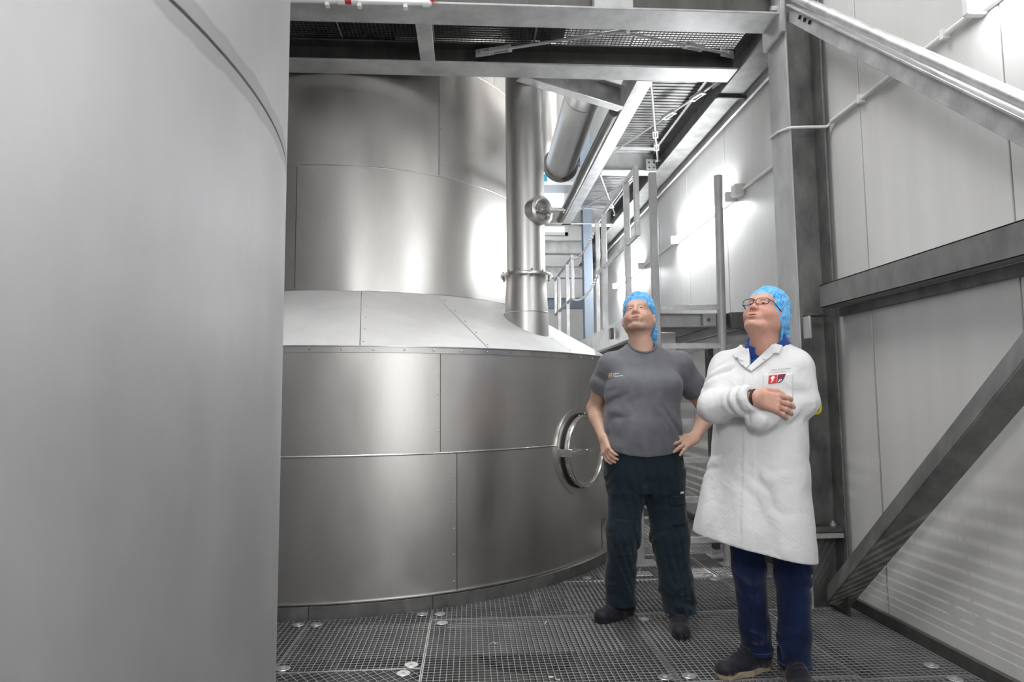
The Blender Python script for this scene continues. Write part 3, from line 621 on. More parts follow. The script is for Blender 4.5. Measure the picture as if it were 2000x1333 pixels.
# ================================================================== LAMPS AND CABLES
def wall_lamp(label, y0, y1, z, lm='lamp'):
    e = empty('wall_lamp', (WX, (y0 + y1) / 2, z)); tag(e, label, 'lamp', 'tube lamps on the right wall')
    MB().box(WX - .045, WX - .003, y0, y1, z - .035, z + .035).build('housing', 'white_pl', e, bevel=.006)
    MB().tube([(WX - .065, y0 + .02, z - .01), (WX - .065, y1 - .02, z - .01)], .03, 16).build('diffuser', lm, e)
    for y in (y0, y1): MB().box(WX - .1, WX - .003, y - .02, y + .02, z - .045, z + .045).build('end_cap', 'white_pl', e, bevel=.006)
wall_lamp('glowing tube lamp on white wall above the gangway', 5.56, 7.15, 3.07)
wall_lamp('glowing tube lamp at top right corner of the wall', 1.2, 2.72, 3.075, 'lamp_dim')
wall_lamp('glowing tube lamp on white wall behind the camera', -2.9, -1.4, 3.075, 'lamp_dim')
wall_lamp('glowing tube lamp on white wall far down the gangway', 8.6, 10.2, 3.07)
cdt = empty('conduit', (WX, 3.5, 3.075)); tag(cdt, 'white cable conduit on wall running to the top right lamp', 'conduit')
MB().tube([(WX - .02, 2.72, 3.075), (WX - .02, 3.97, 3.075)], .014, 10).build('pipe', 'white_pl', cdt)
for y in (2.95, 3.15, 3.65): MB().box(WX - .04, WX - .002, y - .012, y + .012, 3.05, 3.1).build('clip', 'white_pl', cdt)
MB().tube([(2.35, 3.97, 3.075), (2.345, 4.0, 3.06), (2.33, 4.01, 3.055), (2.2, 4.008, 3.05), (2.1, 4.008, 3.045), (2.082, 4.02, 3.045), (2.08, 4.15, 3.075), (2.082, 4.28, 3.085), (2.2, 4.3, 3.085), (2.34, 4.4, 3.08)], .009, 8).build('cable', 'white_pl', cdt)
cd2 = empty('conduit', (WX, 5, 3.08)); tag(cd2, 'white cable conduit on wall between column and gangway lamp', 'conduit')
MB().tube([(WX - .02, 4.4, 3.08), (WX - .02, 5.54, 3.08)], .014, 10).build('pipe', 'white_pl', cd2)
MB().box(WX - .09, WX - .002, 5.36, 5.46, 3.03, 3.13).build('junction_box', 'white_pl', cd2, bevel=.006)
cd3 = MB().tube([(WX - .02, 7.17, 3.07), (WX - .02, 8.58, 3.07)], .012, 8); tag(cd3.build('conduit', 'white_pl'), 'thin cable conduit on wall behind the guard rail', 'conduit')
# cable conduit hanging at the edge of the first cross beam
bc = empty('beam_conduit', (-.6, 3.99, 3.82)); tag(bc, 'white plastic conduit with sockets and red sleeves below first cross beam', 'conduit')
MB().tube([(-1.84, 3.995, 3.806), (-.235, 3.995, 3.815)], .014, 12).build('pipe', 'white_pl', bc)
MB().tube([(-1.84, 4.005, 3.835), (-.235, 4.005, 3.84)], .010, 12).build('pipe', 'white_pl', bc)
for x in (-.80, -.715, -.27): MB().tube([(x - .022, 3.995, 3.813), (x + .022, 3.995, 3.813)], .021, 12).build('socket', 'white_pl', bc)
for x in (-.89, -.69, -.40): MB().box(x - .012, x + .012, 3.985, 4.022, 3.78, 3.83).build('clip', 'white_pl', bc)
MB().tube([(-.778, 3.995, 3.813), (-.737, 3.995, 3.813)], .017, 10).build('sleeve', 'red_pl', bc)
MB().tube([(-.25, 3.995, 3.815), (-.225, 3.99, 3.835), (-.21, 4.0, 3.88)], .012, 10).build('sleeve', 'red_pl', bc)
tag(MB().box(.82, 1.08, 4.03, 4.125, ZB + .018, ZB + .15).build('cover_box', 'galv', bevel=.004), 'grey sheet metal box on the first cross beam', 'box')
# dark box added on the deck to block the bright ceiling behind the mesh
mh = empty('ceiling_blocker', (-.6, 4.6, 4.03)); tag(mh, 'added dark box blocking the bright ceiling behind the mesh deck above the cross beams', 'blocker')
MB().box(-1.8, .75, 4.32, 4.94, 4.12, 5.1).build('blocker_box', 'galv_dark', mh, bevel=.01)
for x in (-1.7, -.6, .6):
    for y in (4.38, 4.88): MB().box(x - .04, x + .04, y - .04, y + .04, 4.032, 4.12).build('foot', 'black', mh)
# ================================================================== PEOPLE : implicit surfaces -> meshes
A3 = lambda *p: np.array(p, dtype=np.float64)
def nrm(v): v = np.asarray(v, float); return v / np.linalg.norm(v)
_rs = np.random.RandomState(7)
_ND = [nrm(_rs.normal(size=3)) for _ in range(24)]; _NP = _rs.uniform(0, 6.28, 24)
def vnoise(P, f, s=0, n=5):
    o = 0
    for i in range(n):
        k = (i + s * 5) % 24; o = o + np.sin(P @ _ND[k] * f * (1 + .35 * i) * 6.28 + _NP[k])
    return o / n
def fold(P, dr, f, w1, w2, warp=2.2):
    """irregular cloth folds: warped ridges, w1/w2 = two low noise fields"""
    t = np.sin(P @ nrm(dr) * f + warp * w1 + 1.7 * w2)
    return (1 - 2 * np.abs(t) ** 1.3) * np.clip(.25 + 1.1 * w2, 0, 1)
def smin(a, b, k):
    h = np.maximum(k - np.abs(a - b), 0) / k
    return np.minimum(a, b) - h * h * k * .25
class Field:
    def __init__(s, disp=None, cut=None): s.p = []; s.disp = disp; s.cut = cut
    def cap(s, a, b, r1, r2=None, k=.02, flat=None, op=1):
        a, b = A3(*a), A3(*b); r2 = r1 if r2 is None else r2; ab = b - a; L2 = max(ab @ ab, 1e-9)
        def f(P):
            v = P - a; t = np.clip(v @ ab / L2, 0, 1); v = v - t[:, None] * ab; r = r1 + (r2 - r1) * t
            if flat is not None:
                n, q = flat; v = v + ((v @ n) * (1 / q - 1))[:, None] * n
                return (np.linalg.norm(v, axis=1) - r) * min(q, 1)
            return np.linalg.norm(v, axis=1) - r
        s.p.append((f, (a + b) / 2, np.sqrt(L2) / 2 + max(r1, r2) * (1 if flat is None else max(1, flat[1])), k, op)); return s
    def chain(s, pts, rs, k=.02, **q):
        for i in range(len(pts) - 1): s.cap(pts[i], pts[i + 1], rs[i], rs[i + 1], k, **q)
        return s
    def ell(s, c, r, fr=None, k=.02, op=1):
        c, r = A3(*c), A3(*r) if np.ndim(r) else A3(r, r, r)
        def f(P):
            v = P - c
            if fr is not None: v = v @ fr.T
            k0 = np.linalg.norm(v / r, axis=1); k1 = np.linalg.norm(v / (r * r), axis=1) + 1e-9
            return k0 * (k0 - 1) / k1
        s.p.append((f, c, r.max(), k, op)); return s
    def loft(s, rows, yaw=0, k=.02, ex=2.3):
        """rows: z, cx, cy, rx, ry  (elliptic sections, turned by yaw)"""
        rw = np.array(sorted(rows), float); z = rw[:, 0]
        zz = np.linspace(z[0], z[-1], 80)
        def cub(y):
            m = np.gradient(y, z); i = np.clip(np.searchsorted(z, zz) - 1, 0, len(z) - 2); h = z[i + 1] - z[i]; t = (zz - z[i]) / h
            return (2 * t**3 - 3 * t**2 + 1) * y[i] + (t**3 - 2 * t**2 + t) * h * m[i] + (-2 * t**3 + 3 * t**2) * y[i + 1] + (t**3 - t**2) * h * m[i + 1]
        T = [cub(rw[:, j]) for j in range(1, 5)]; c, sn = math.cos(yaw), math.sin(yaw)
        def f(P):
            q = P[:, 2]; cx, cy, rx, ry = [np.interp(q, zz, t) for t in T]
            dx, dy = P[:, 0] - cx, P[:, 1] - cy; u = dx * c + dy * sn; v = -dx * sn + dy * c
            e = (np.abs(u / rx) ** ex + np.abs(v / ry) ** ex) ** (1 / ex)
            d = (e - 1) * np.minimum(rx, ry) * .9
            return np.maximum(d, np.maximum(z[0] - q, q - z[-1]))
        R_ = np.hypot(max(rw[:, 3].max(), rw[:, 4].max()) + .1, (z[-1] - z[0]) / 2)
        s.p.append((f, A3(rw[:, 1].mean(), rw[:, 2].mean(), (z[0] + z[-1]) / 2), R_, k, 1)); return s
    def ev(s, P, cull=None, fine=True):
        d = np.full(len(P), 1e3)
        for (f, c, r, k, op) in s.p:
            if cull is not None and np.linalg.norm(cull[0] - c) > cull[1] + r + k + .05: continue
            e = f(P)
            d = smin(d, e, k) if op > 0 else -smin(-d, e, k)
        if s.disp is not None and fine: d = d + s.disp(P)
        if s.cut is not None: d = np.maximum(d, s.cut(P))
        return d
    def mesh(s, h):
        lo = np.min([c - r for (_, c, r, _, o) in s.p if o > 0], axis=0) - .03; hi = np.max([c + r for (_, c, r, _, o) in s.p if o > 0], axis=0) + .03
        B = 8 * h; n = np.ceil((hi - lo) / B).astype(int) + 1
        gi = np.stack(np.meshgrid(*[np.arange(k) for k in n], indexing='ij'), -1).reshape(-1, 3)
        cc = lo + (gi + .5) * B; dc = np.concatenate([s.ev(cc[i:i + 200000], fine=False) for i in range(0, len(cc), 200000)])
        gi = gi[np.abs(dc) < B * 1.5 + .012]
        gi = gi[np.lexsort((gi[:, 0] // 3, gi[:, 1] // 3, gi[:, 2] // 3))]
        N = n * 8 + 2; l9 = np.arange(9)
        lat = np.stack(np.meshgrid(l9, l9, l9, indexing='ij'), -1).reshape(-1, 3)
        keys, pos, quads = [], [], []
        cor = np.array([[i, j, k] for i in (0, 1) for j in (0, 1) for k in (0, 1)])
        edges = [(a, b) for a in range(8) for b in range(a + 1, 8) if np.abs(cor[a] - cor[b]).sum() == 1]
        key = lambda q: (q[..., 0] * N[1] + q[..., 1]) * N[2] + q[..., 2]
        for i0 in range(0, len(gi), 27):
            g = gi[i0:i0 + 27]; L = g[:, None, :] * 8 + lat[None]; P = (lo + L * h).reshape(-1, 3)
            c = (P.min(0) + P.max(0)) / 2; d = s.ev(P, (c, np.linalg.norm(P.max(0) - c))).reshape(-1, 9, 9, 9)
            sg = d < 0
            cv = np.stack([d[:, a:a + 8, b:b + 8, e:e + 8] for a, b, e in cor], -1); cs = cv < 0; k_ = cs.sum(-1)
            act = (k_ > 0) & (k_ < 8)
            if not act.any(): continue
            w_ = np.argwhere(act); v8 = cv[act]; s8 = v8 < 0; acc = np.zeros((len(w_), 3)); cnt = np.zeros(len(w_))
            for a, b in edges:
                x = s8[:, a] != s8[:, b]; t = np.where(x, v8[:, a] / np.where(x, v8[:, a] - v8[:, b], 1), 0)
                acc += np.where(x[:, None], cor[a] + t[:, None] * (cor[b] - cor[a]), 0); cnt += x
            cell = g[w_[:, 0]] * 8 + w_[:, 1:]
            pos.append(lo + (cell + acc / cnt[:, None]) * h); keys.append(key(cell))
            for ax in range(3):
                sl0 = [slice(0, 8)] * 3; sl1 = list(sl0); sl1[ax] = slice(1, 9)
                A = sg[(slice(None), *sl0)]; Bq = sg[(slice(None), *sl1)]; x = np.argwhere(A != Bq)
                if not len(x): continue
                ce = g[x[:, 0]] * 8 + x[:, 1:]; b = np.zeros(3, int); c2 = np.zeros(3, int); b[(ax + 1) % 3] = 1; c2[(ax + 2) % 3] = 1
                q = np.stack([key(ce), key(ce - b), key(ce - b - c2), key(ce - c2)], 1)
                inn = A[tuple(x.T)]; q[~inn] = q[~inn][:, ::-1]; quads.append(q)
        keys = np.concatenate(keys); pos = np.concatenate(pos); quads = np.concatenate(quads)
        o = np.argsort(keys); keys, pos = keys[o], pos[o]
        ix = np.searchsorted(keys, quads); ix = np.clip(ix, 0, len(keys) - 1); ok = (keys[ix] == quads).all(1)
        return pos, ix[ok]
    def obj(s, name, m, parent, h=.005, col=None, smooth=0):
        v, f = s.mesh(h)
        me = bpy.data.meshes.new(name); me.from_pydata(v.tolist(), [], f.tolist()); me.update()
        me.polygons.foreach_set('use_smooth', [True] * len(f)); me.materials.append(M[m] if isinstance(m, str) else m)
        if col is not None:
            at = me.color_attributes.new('tone', 'FLOAT_COLOR', 'POINT'); cc = np.ones((len(v), 4)); cc[:, :3] = col(v); at.data.foreach_set('color', cc.ravel())
        ob = bpy.data.objects.new(name, me); COL.objects.link(ob)
        if parent: ob.parent = parent; ob.matrix_parent_inverse = Matrix.Translation(-parent.location)
        return ob
    def onto(s, P, d, off=.003, it=40):
        """slide points along direction d until they lie `off` above the surface"""
        P = np.array(P, float); d = nrm(d)
        for _ in range(it + 20): P = P - d * np.clip(s.ev(P) - off, -.02, .02)[:, None] * .7
        return P
def patch(field, name, poly, org, ux, uy, d, m, parent, off=.003, res=.006, thick=.002):
    """flat outline (in a plane) laid onto a field surface, as a thin sheet"""
    import bmesh
    bm = bmesh.new(); poly = [V((a, b, 0)) for a, b in poly]
    bm.faces.new([bm.verts.new(p) for p in poly]); bmesh.ops.triangulate(bm, faces=bm.faces[:])
    for _ in range(7):
        e = [x for x in bm.edges if x.calc_length() > res]
        if not e: break
        bmesh.ops.subdivide_edges(bm, edges=e, cuts=1); bmesh.ops.triangulate(bm, faces=bm.faces[:])
    bm.verts.index_update(); q = np.array([v.co[:2] for v in bm.verts]); fs = [[v.index for v in f.verts] for f in bm.faces]; bm.free()
    ux, uy = nrm(ux), nrm(uy); P = A3(*org) + q[:, :1] * ux + q[:, 1:] * uy
    P = field.onto(P, d, off)
    mb = MB(); n = len(P); dd = nrm(d)
    mb.add([*P], fs, True); ob = mb.build(name, m, parent)
    if thick: sm = ob.modifiers.new('solid', 'SOLIDIFY'); sm.thickness = thick; sm.offset = 0
    return ob
def text_patch(field, name, items, m, parent, org, ux, uy, d, off=.002):
    """many small strokes (x0,y0,x1,y1,w) laid on the cloth as one print"""
    mb = MB(); ux, uy = nrm(ux), nrm(uy)
    for (x0, y0, x1, y1, wd) in items:
        a, b = A3(x0, y0), A3(x1, y1); t = (b - a) / (np.linalg.norm(b - a) + 1e-9); n = A3(-t[1], t[0]) * wd / 2
        q = np.array([a - n, b - n, b + n, a + n]); P = field.onto(A3(*org) + q[:, :1] * ux + q[:, 1:] * uy, d, off)
        mb.add([*P], [(0, 1, 2, 3)])
    return mb.build(name, m, parent)

# ---------------- materials for people
def cloth(name, col, scale=900, rough=.85, var=.12, bump=.15, sheen=.15, wr=(.35, .005, 16)):
    m = mat(name, col, rough, 0, .25); b = m.node_tree.nodes['Principled BSDF']; b.inputs['Sheen Weight'].default_value = sheen
    tc = nd(m, 'ShaderNodeTexCoord'); n = nd(m, 'ShaderNodeTexNoise'); n.inputs['Scale'].default_value = 14; n.inputs['Detail'].default_value = 6
    lk(m, tc.outputs['Object'], n.inputs['Vector'])
    mx = nd(m, 'ShaderNodeValToRGB'); mx.color_ramp.elements[0].position = .3; mx.color_ramp.elements[1].position = .7
    mx.color_ramp.elements[0].color = (*[c * (1 - var) for c in col], 1); mx.color_ramp.elements[1].color = (*[min(1, c * (1 + var)) for c in col], 1)
    lk(m, n.outputs['Fac'], mx.inputs[0]); lk(m, mx.outputs[0], b.inputs['Base Color'])
    n2 = nd(m, 'ShaderNodeTexNoise'); n2.inputs['Scale'].default_value = scale; n2.inputs['Detail'].default_value = 2; lk(m, tc.outputs['Object'], n2.inputs['Vector'])
    bp = nd(m, 'ShaderNodeBump'); bp.inputs['Strength'].default_value = bump; bp.inputs['Distance'].default_value = .0006
    lk(m, n2.outputs['Fac'], bp.inputs['Height']); lk(m, bp.outputs[0], b.inputs['Normal'])
    n3 = nd(m, 'ShaderNodeTexNoise'); n3.inputs['Scale'].default_value = wr[2]; n3.inputs['Detail'].default_value = 3; n3.inputs['Distortion'].default_value = 1.2; lk(m, tc.outputs['Object'], n3.inputs['Vector'])
    b3 = nd(m, 'ShaderNodeBump'); b3.inputs['Strength'].default_value = wr[0]; b3.inputs['Distance'].default_value = wr[1]
    lk(m, n3.outputs['Fac'], b3.inputs['Height']); lk(m, b3.outputs[0], bp.inputs['Normal'])
    return m
M['tee'] = cloth('grey_jersey', (.150, .151, .170))
M['work_trousers'] = cloth('petrol_twill', (.009, .020, .030))
M['coat'] = cloth('white_cotton', (.70, .70, .705), var=.02, sheen=.05, wr=(.6, .008, 13))
M['jeans'] = cloth('dark_denim', (.003, .011, .048), var=.35)
M['jeans_light'] = cloth('denim_hem', (.03, .07, .17), var=.3)
M['blue_shirt'] = cloth('royal_blue_cotton', (.008, .055, .27), var=.1)
M['shoe_dark'] = cloth('black_shoe_leather', (.009, .009, .016), rough=.6)
M['lace'] = cloth('dark_lace', (.03, .03, .04))
M['sole_tan'] = mat('tan_rubber', (.30, .23, .17), .7)
M['badge_red'] = mat('badge_red', (.62, .02, .025), .6); M['badge_plum'] = mat('badge_plum', (.16, .008, .05), .6)
M['badge_white'] = mat('badge_white', (.85, .85, .85), .6); M['logo_yellow'] = mat('logo_yellow', (.75, .50, .10), .6); M['ink'] = mat('ink_grey', (.2, .2, .21), .7)
M['brow'] = mat('brow_hair', (.22, .14, .09), .7); M['brow_grey'] = mat('brow_hair_grey', (.26, .2, .16), .7)
M['eye'] = mat('eyeball', (.42, .39, .37), .3); M['iris'] = mat('iris', (.03, .03, .03), .2)
M['frame'] = mat('spectacle_frame', (.012, .012, .02), .25); M['lens'] = glass_mat(.008)
def skin_mat():
    m = mat('skin', (.6, .35, .27), .48, 0, .4); b = m.node_tree.nodes['Principled BSDF']
    at = nd(m, 'ShaderNodeVertexColor', layer_name='tone'); tc = nd(m, 'ShaderNodeTexCoord')
    n = nd(m, 'ShaderNodeTexNoise'); n.inputs['Scale'].default_value = 60; n.inputs['Detail'].default_value = 4; lk(m, tc.outputs['Object'], n.inputs['Vector'])
    mr = nd(m, 'ShaderNodeMapRange'); mr.inputs['To Min'].default_value = .86; mr.inputs['To Max'].default_value = 1.1; lk(m, n.outputs['Fac'], mr.inputs['Value'])
    mx = nd(m, 'ShaderNodeMix', data_type='RGBA', blend_type='MULTIPLY'); mx.inputs[0].default_value = 1
    lk(m, at.outputs['Color'], mx.inputs[6]); lk(m, mr.outputs[0], mx.inputs[7]); lk(m, mx.outputs[2], b.inputs['Base Color'])
    b.inputs['Subsurface Weight'].default_value = .15; b.inputs['Subsurface Radius'].default_value = (.012, .005, .003); b.inputs['Subsurface Scale'].default_value = 1
    return m
M['skin'] = skin_mat()
def net_mat():
    m = mat('hair_net_fleece', (.10, .42, .80), .7, 0, .3); b = m.node_tree.nodes['Principled BSDF']
    tc = nd(m, 'ShaderNodeTexCoord'); n = nd(m, 'ShaderNodeTexNoise'); n.inputs['Scale'].default_value = 38; n.inputs['Detail'].default_value = 5; lk(m, tc.outputs['Object'], n.inputs['Vector'])
    cr = nd(m, 'ShaderNodeValToRGB'); cr.color_ramp.elements[0].position = .32; cr.color_ramp.elements[1].position = .68
    cr.color_ramp.elements[0].color = (.045, .30, .70, 1); cr.color_ramp.elements[1].color = (.20, .56, .88, 1); lk(m, n.outputs['Fac'], cr.inputs[0]); lk(m, cr.outputs[0], b.inputs['Base Color'])
    b.inputs['Sheen Weight'].default_value = .3
    return m
M['net'] = net_mat()

class Frame:
    def __init__(s, o, f, up=(0, 0, 1), sc=1.0, rollv=0):
        s.o = A3(*o); s.f = nrm(f); u = A3(*up) - s.f * np.dot(up, s.f); s.u = nrm(u); s.x = np.cross(s.f, s.u)
        if rollv: c, q = math.cos(rollv), math.sin(rollv); s.x, s.u = s.x * c + s.u * q, s.u * c - s.x * q
        s.sc = sc; s.M = np.stack([s.x, s.f, s.u])
    def __call__(s, x, y, z): return s.o + (x * s.x + y * s.f + z * s.u) * s.sc
    def loc(s, P): return ((P - s.o) @ s.M.T) / s.sc
def dirv(theta, pitch): t, p = R(theta), R(pitch); return (math.sin(t) * math.cos(p), math.cos(t) * math.cos(p), math.sin(p))

def head(F, H, heavy=0., old=False, ear=1.):
    """head prims in head space: x side, y forward, z up"""
    s = H.sc; fr = H.M
    E = lambda c, r, k=.02, op=1: F.ell(H(*c), A3(*r) * s, fr, k * s, op)
    Cp = lambda a, b, r1, r2, k=.02, op=1: F.cap(H(*a), H(*b), r1 * s, r2 * s, k * s, None, op)
    E((0, -.018, .035), (.077, .097, .088), .03)
    E((0, .022, -.018), (.066 + .006 * heavy, .074, .082), .03)
    for q in (-1, 1):
        Cp((q * .057, -.012, -.05), (q * (.026 + .006 * heavy), .066, -.101), .017, .015, .022)
        E((q * .042, .058, -.032), (.025 + .005 * heavy, .026, .026 + .006 * heavy), .025)
        E((q * .062, -.0, -.03), (.02, .045, .045), .03)
    E((0, .078, -.103), (.023, .018, .015), .018)
    Cp((-.032, .079, .031), (.032, .079, .031), .012, .012, .014)
    E((0, .062, .05), (.055, .03, .035), .03)
    for q in (-1, 1): E((q * .031, .099, .010), (.019, .012, .0125), .012, -1)
    Cp((0, .089, .022), (0, .108, -.022), .008, .0115, .012)
    E((0, .111, -.027), (.0125, .0115, .0105), .008)
    for q in (-1, 1):
        E((q * .0145, .1, -.03), (.0085, .0115, .0085), .006); E((q * .0078, .107, -.0395), (.0058, .008, .0068), .002, -1)
        E((q * .031, .0775, .0105), (.0155, .0145, .0125), .006)       # lids
        E((q * .031, .0925, .0093), (.0128, .0078, .0033), .0015, -1)
        E((q * (.078 + .010 * ear), -.014, -.006), (.0115 * ear, .02 * ear, .033 * ear), .008)
        if ear > .5: E((q * .097, -.008, -.003), (.006, .010, .018), .005, -1); Cp((q * .076, -.004, .002), (q * .076, .0, -.026), .009, .009, .01)
    E((0, .088, -.066), (.033, .017, .022), .02)
    Cp((-.017, .096, -.0605), (.017, .096, -.0605), .005, .005, .01); E((0, .098, -.0735), (.019, .0065, .006), .008)
    E((0, .106, -.0668), (.025, .012, .0034), .002, -1)
    E((0, .1, -.087), (.02, .008, .005), .01, -1)
    if old:
        for q in (-1, 1): Cp((q * .022, .106, -.036), (q * .034, .092, -.066), .0028, .0028, .006, -1)
        E((0, .04, -.1), (.044, .042, .02), .025)
def skin_tone(H, base, stub=.0):
    base = A3(*base)
    def f(P):
        q = H.loc(P); c = np.tile(base, (len(P), 1)); g = lambda ctr, r: np.exp(-(((q - A3(*ctr)) / A3(*r)) ** 2).sum(1))[:, None]
        red = g((.045, .075, -.03), (.03, .04, .03)) + g((-.045, .075, -.03), (.03, .04, .03)) + g((0, .11, -.025), (.018, .02, .02)) + g((.085, -.01, 0), (.02, .03, .04)) + g((-.085, -.01, 0), (.02, .03, .04))
        c = c * (1 + red * (A3(1.08, .76, .74) - 1) * .5)
        lip = np.clip(g((0, .1, -.067), (.021, .025, .0085)) * 1.6, 0, 1); c = c * (1 - lip * .75) + A3(.42, .16, .14) * lip * .75
        st = np.clip(np.exp(-((q[:, 2:] + .095) / .035) ** 2) * (q[:, 1:2] > -.01) * (np.abs(q[:, 2:] + .09) < .08), 0, 1) * stub
        return c * (1 - st) + c * A3(.72, .76, .76) * st
    return f
def face_parts(H, parent, brow, gaze=(0, 1, .25)):
    s = H.sc; g = nrm(np.array(gaze) @ H.M)
    for q in (-1, 1):
        c = V(H(q * .031, .0775, .0105)); MB().lathe(c, [(.0128 * s * math.sin(t), .0128 * s * math.cos(t)) for t in [PI * i / 10 + 1e-3 for i in range(11)]], g, 16).build('eyeball', 'eye', parent)
        MB().lathe(c, [(.0131 * s * math.sin(t), .0131 * s * math.cos(t)) for t in [.66 * i / 4 + 1e-3 for i in range(5)]], g, 14).build('iris', 'iris', parent)
        F = Field(); F.chain([H(q * .015, .0915, .0268), H(q * .03, .0905, .0295), H(q * .046, .081, .0255)], [.0018 * s, .0024 * s, .0014 * s], .006); F.obj('eyebrow', brow, parent, .0014)
def hand(F, w, d, n, s, sc=1., curl=(.25, .35, .25), spread=.12, thumb=None, k=.008, lens=(.074, .083, .077, .06)):
    """w wrist, d finger direction, n back-of-hand normal, s thumb side"""
    d = nrm(d); n = nrm(n - d * np.dot(n, d)); sg = np.sign(np.dot(np.cross(d, n), s)); s = np.cross(d, n) * sg
    P = lambda a, b, c=0: w + (d * a + s * b + n * c) * sc
    for b0, b1 in ((.022, .03), (.008, .011), (-.006, -.009), (-.019, -.028)): F.cap(P(.005, b0), P(.088, b1, .002), .0135 * sc, .0115 * sc, .02)
    cu = curl if np.ndim(curl[0]) else [curl] * 4
    for i, (b, L) in enumerate(zip((.031, .0105, -.0105, -.030), lens)):
        a = spread * (1.5 - i) / 1.5 * .8; p = P(.09, b, .001); dd = nrm(d + s * a); ang = 0; r = (.0098, .0100, .0096, .0086)[i] * sc
        q = [p]; rr = [r * 1.05]
        for j, f in enumerate((.46, .31, .25)):
            ang += cu[i][j]; v = dd * math.cos(ang) - n * math.sin(ang); p = p + v * L * f * sc; q.append(p); rr.append(r * (.97, .9, .74)[j])
        for j in range(3): F.cap(q[j], q[j + 1], rr[j], rr[j + 1], .005)
        F.ell(q[1], r * 1.06, None, .006); F.ell(q[0] + n * .003 * sc, r * 1.08, None, .008)
    t = thumb or ((.02, .026, -.008), (.045, .052, -.014), (.075, .066, -.016), (.1, .07, -.02))
    t = [P(*x) for x in t]; F.chain(t, [.0145 * sc, .0125 * sc, .0108 * sc, .0085 * sc], k)
    return F
def hairnet(H, name, parent, tail=None, lift=0., cover=0.):
    """puffy cap: shell over the skull above a tilted band plane"""
    s = H.sc
    def disp(P):
        q = H.loc(P); a = np.arctan2(q[:, 0], q[:, 1] + .02)
        pl = .0028 * np.sin(a * 34 + 3 * vnoise(P, 9, 1)) * np.clip(1.15 - q[:, 2] * 5, .25, 1)
        return (pl + .0055 * vnoise(P, 12, 2) + .003 * vnoise(P, 26, 3)) * s
    def cut(P):
        q = H.loc(P); y = q[:, 1]
        lim = np.interp(y, [-.14, -.085, -.045, .02, .075, .11], [-.10 - cover, -.06 - cover, .028 - cover * 1.6, .042 - cover, .064, .072])
        return (lim - q[:, 2]) * s * .75
    F = Field(disp, cut)
    F.ell(H(0, -.026, .05 + lift), A3(.093, .112, .092 + lift) * s, H.M, .03 * s)
    F.ell(H(0, -.05, .0), A3(.087, .078, .09) * s, H.M, .04 * s)
    if tail is not None: pass
    o = F.obj(name, 'net', parent, .004)
    # elastic band along the rim
    pts = []
    for i in range(61):
        a = -PI + 2 * PI * i / 60; x = .087 * math.sin(a); y = -.02 + .107 * math.cos(a)
        z = np.interp(y, [-.14, -.085, -.045, .02, .075, .11], [-.10 - cover, -.06 - cover, .028 - cover * 1.6, .042 - cover, .064, .072])
        k = 1.0 - .12 * max(0, min(1, (z - .02) / .06)); pts.append(V(H(x * k, -.02 + (y + .02) * k, z)))
    MB().tube(pts, .0055 * s, 8, cap=False).build('elastic_band', 'net', o)
    if tail is not None:
        T = Field(lambda P: .004 * vnoise(P, 16, 1) + .002 * np.sin(P[:, 2] * 260))
        for c, r in tail: T.ell(c, r, None, .03)
        T.obj('net_pouch', 'net', o, .0035)
    return o
def shoe(parent, name, heel, toe, upper, sole, tall=.1, ankle=None, wdt=.048, lace=True, solez=.028):
    heel, toe = A3(*heel, 0), A3(*toe, 0); d = nrm(toe - heel); L = np.linalg.norm(toe - heel); up = A3(0, 0, 1); sd = np.cross(d, up)
    P = lambda a, b, c: heel + d * a * L + sd * b + up * c
    cutz = lambda Q: .016 - Q[:, 2]
    F = Field(None, cutz); fl = (up, .62)
    F.cap(P(.14, 0, .05), P(.14, 0, .07), .042, .042, .03); F.cap(P(.14, 0, .04), P(.5, 0, .04), .044, .045, .03)
    F.cap(P(.5, 0, .038), P(.82, 0, .036), wdt, wdt * .86, .03, (up, .78)); F.ell(P(.84, 0, .036), (wdt * .95, wdt * .95, .032), None, .02)
    F.cap(P(.17, 0, .06), P(.2, 0, .06 + tall), .045, .046, .03); F.cap(P(.25, 0, .1), P(.62, 0, .055), .034, .03, .03)
    o = F.obj(name, upper, parent, .005)
    S_ = Field(None, lambda Q: np.maximum(Q[:, 2] - solez, .0015 - Q[:, 2]))
    S_.cap(P(.15, 0, .012), P(.5, 0, .012), .046, .045, .03, (up, 1.6)); S_.cap(P(.5, 0, .014), P(.84, 0, .014), wdt + .004, wdt * .93, .03, (up, 1.6)); S_.obj('sole', sole, o, .005)
    if lace:
        for i in range(4):
            t = .33 + i * .085; z0 = .128 - i * .016 + (.0 if tall < .09 else .006)
            m = MB().tube([F.onto([P(t + .02, b, z0 + .02 - abs(b) * .3)], A3(0, 0, -1) * -1, .002)[0] for b in (-.026, -.013, 0, .013, .026)], .0032, 6); m.build('lace', 'lace', o)
    return o
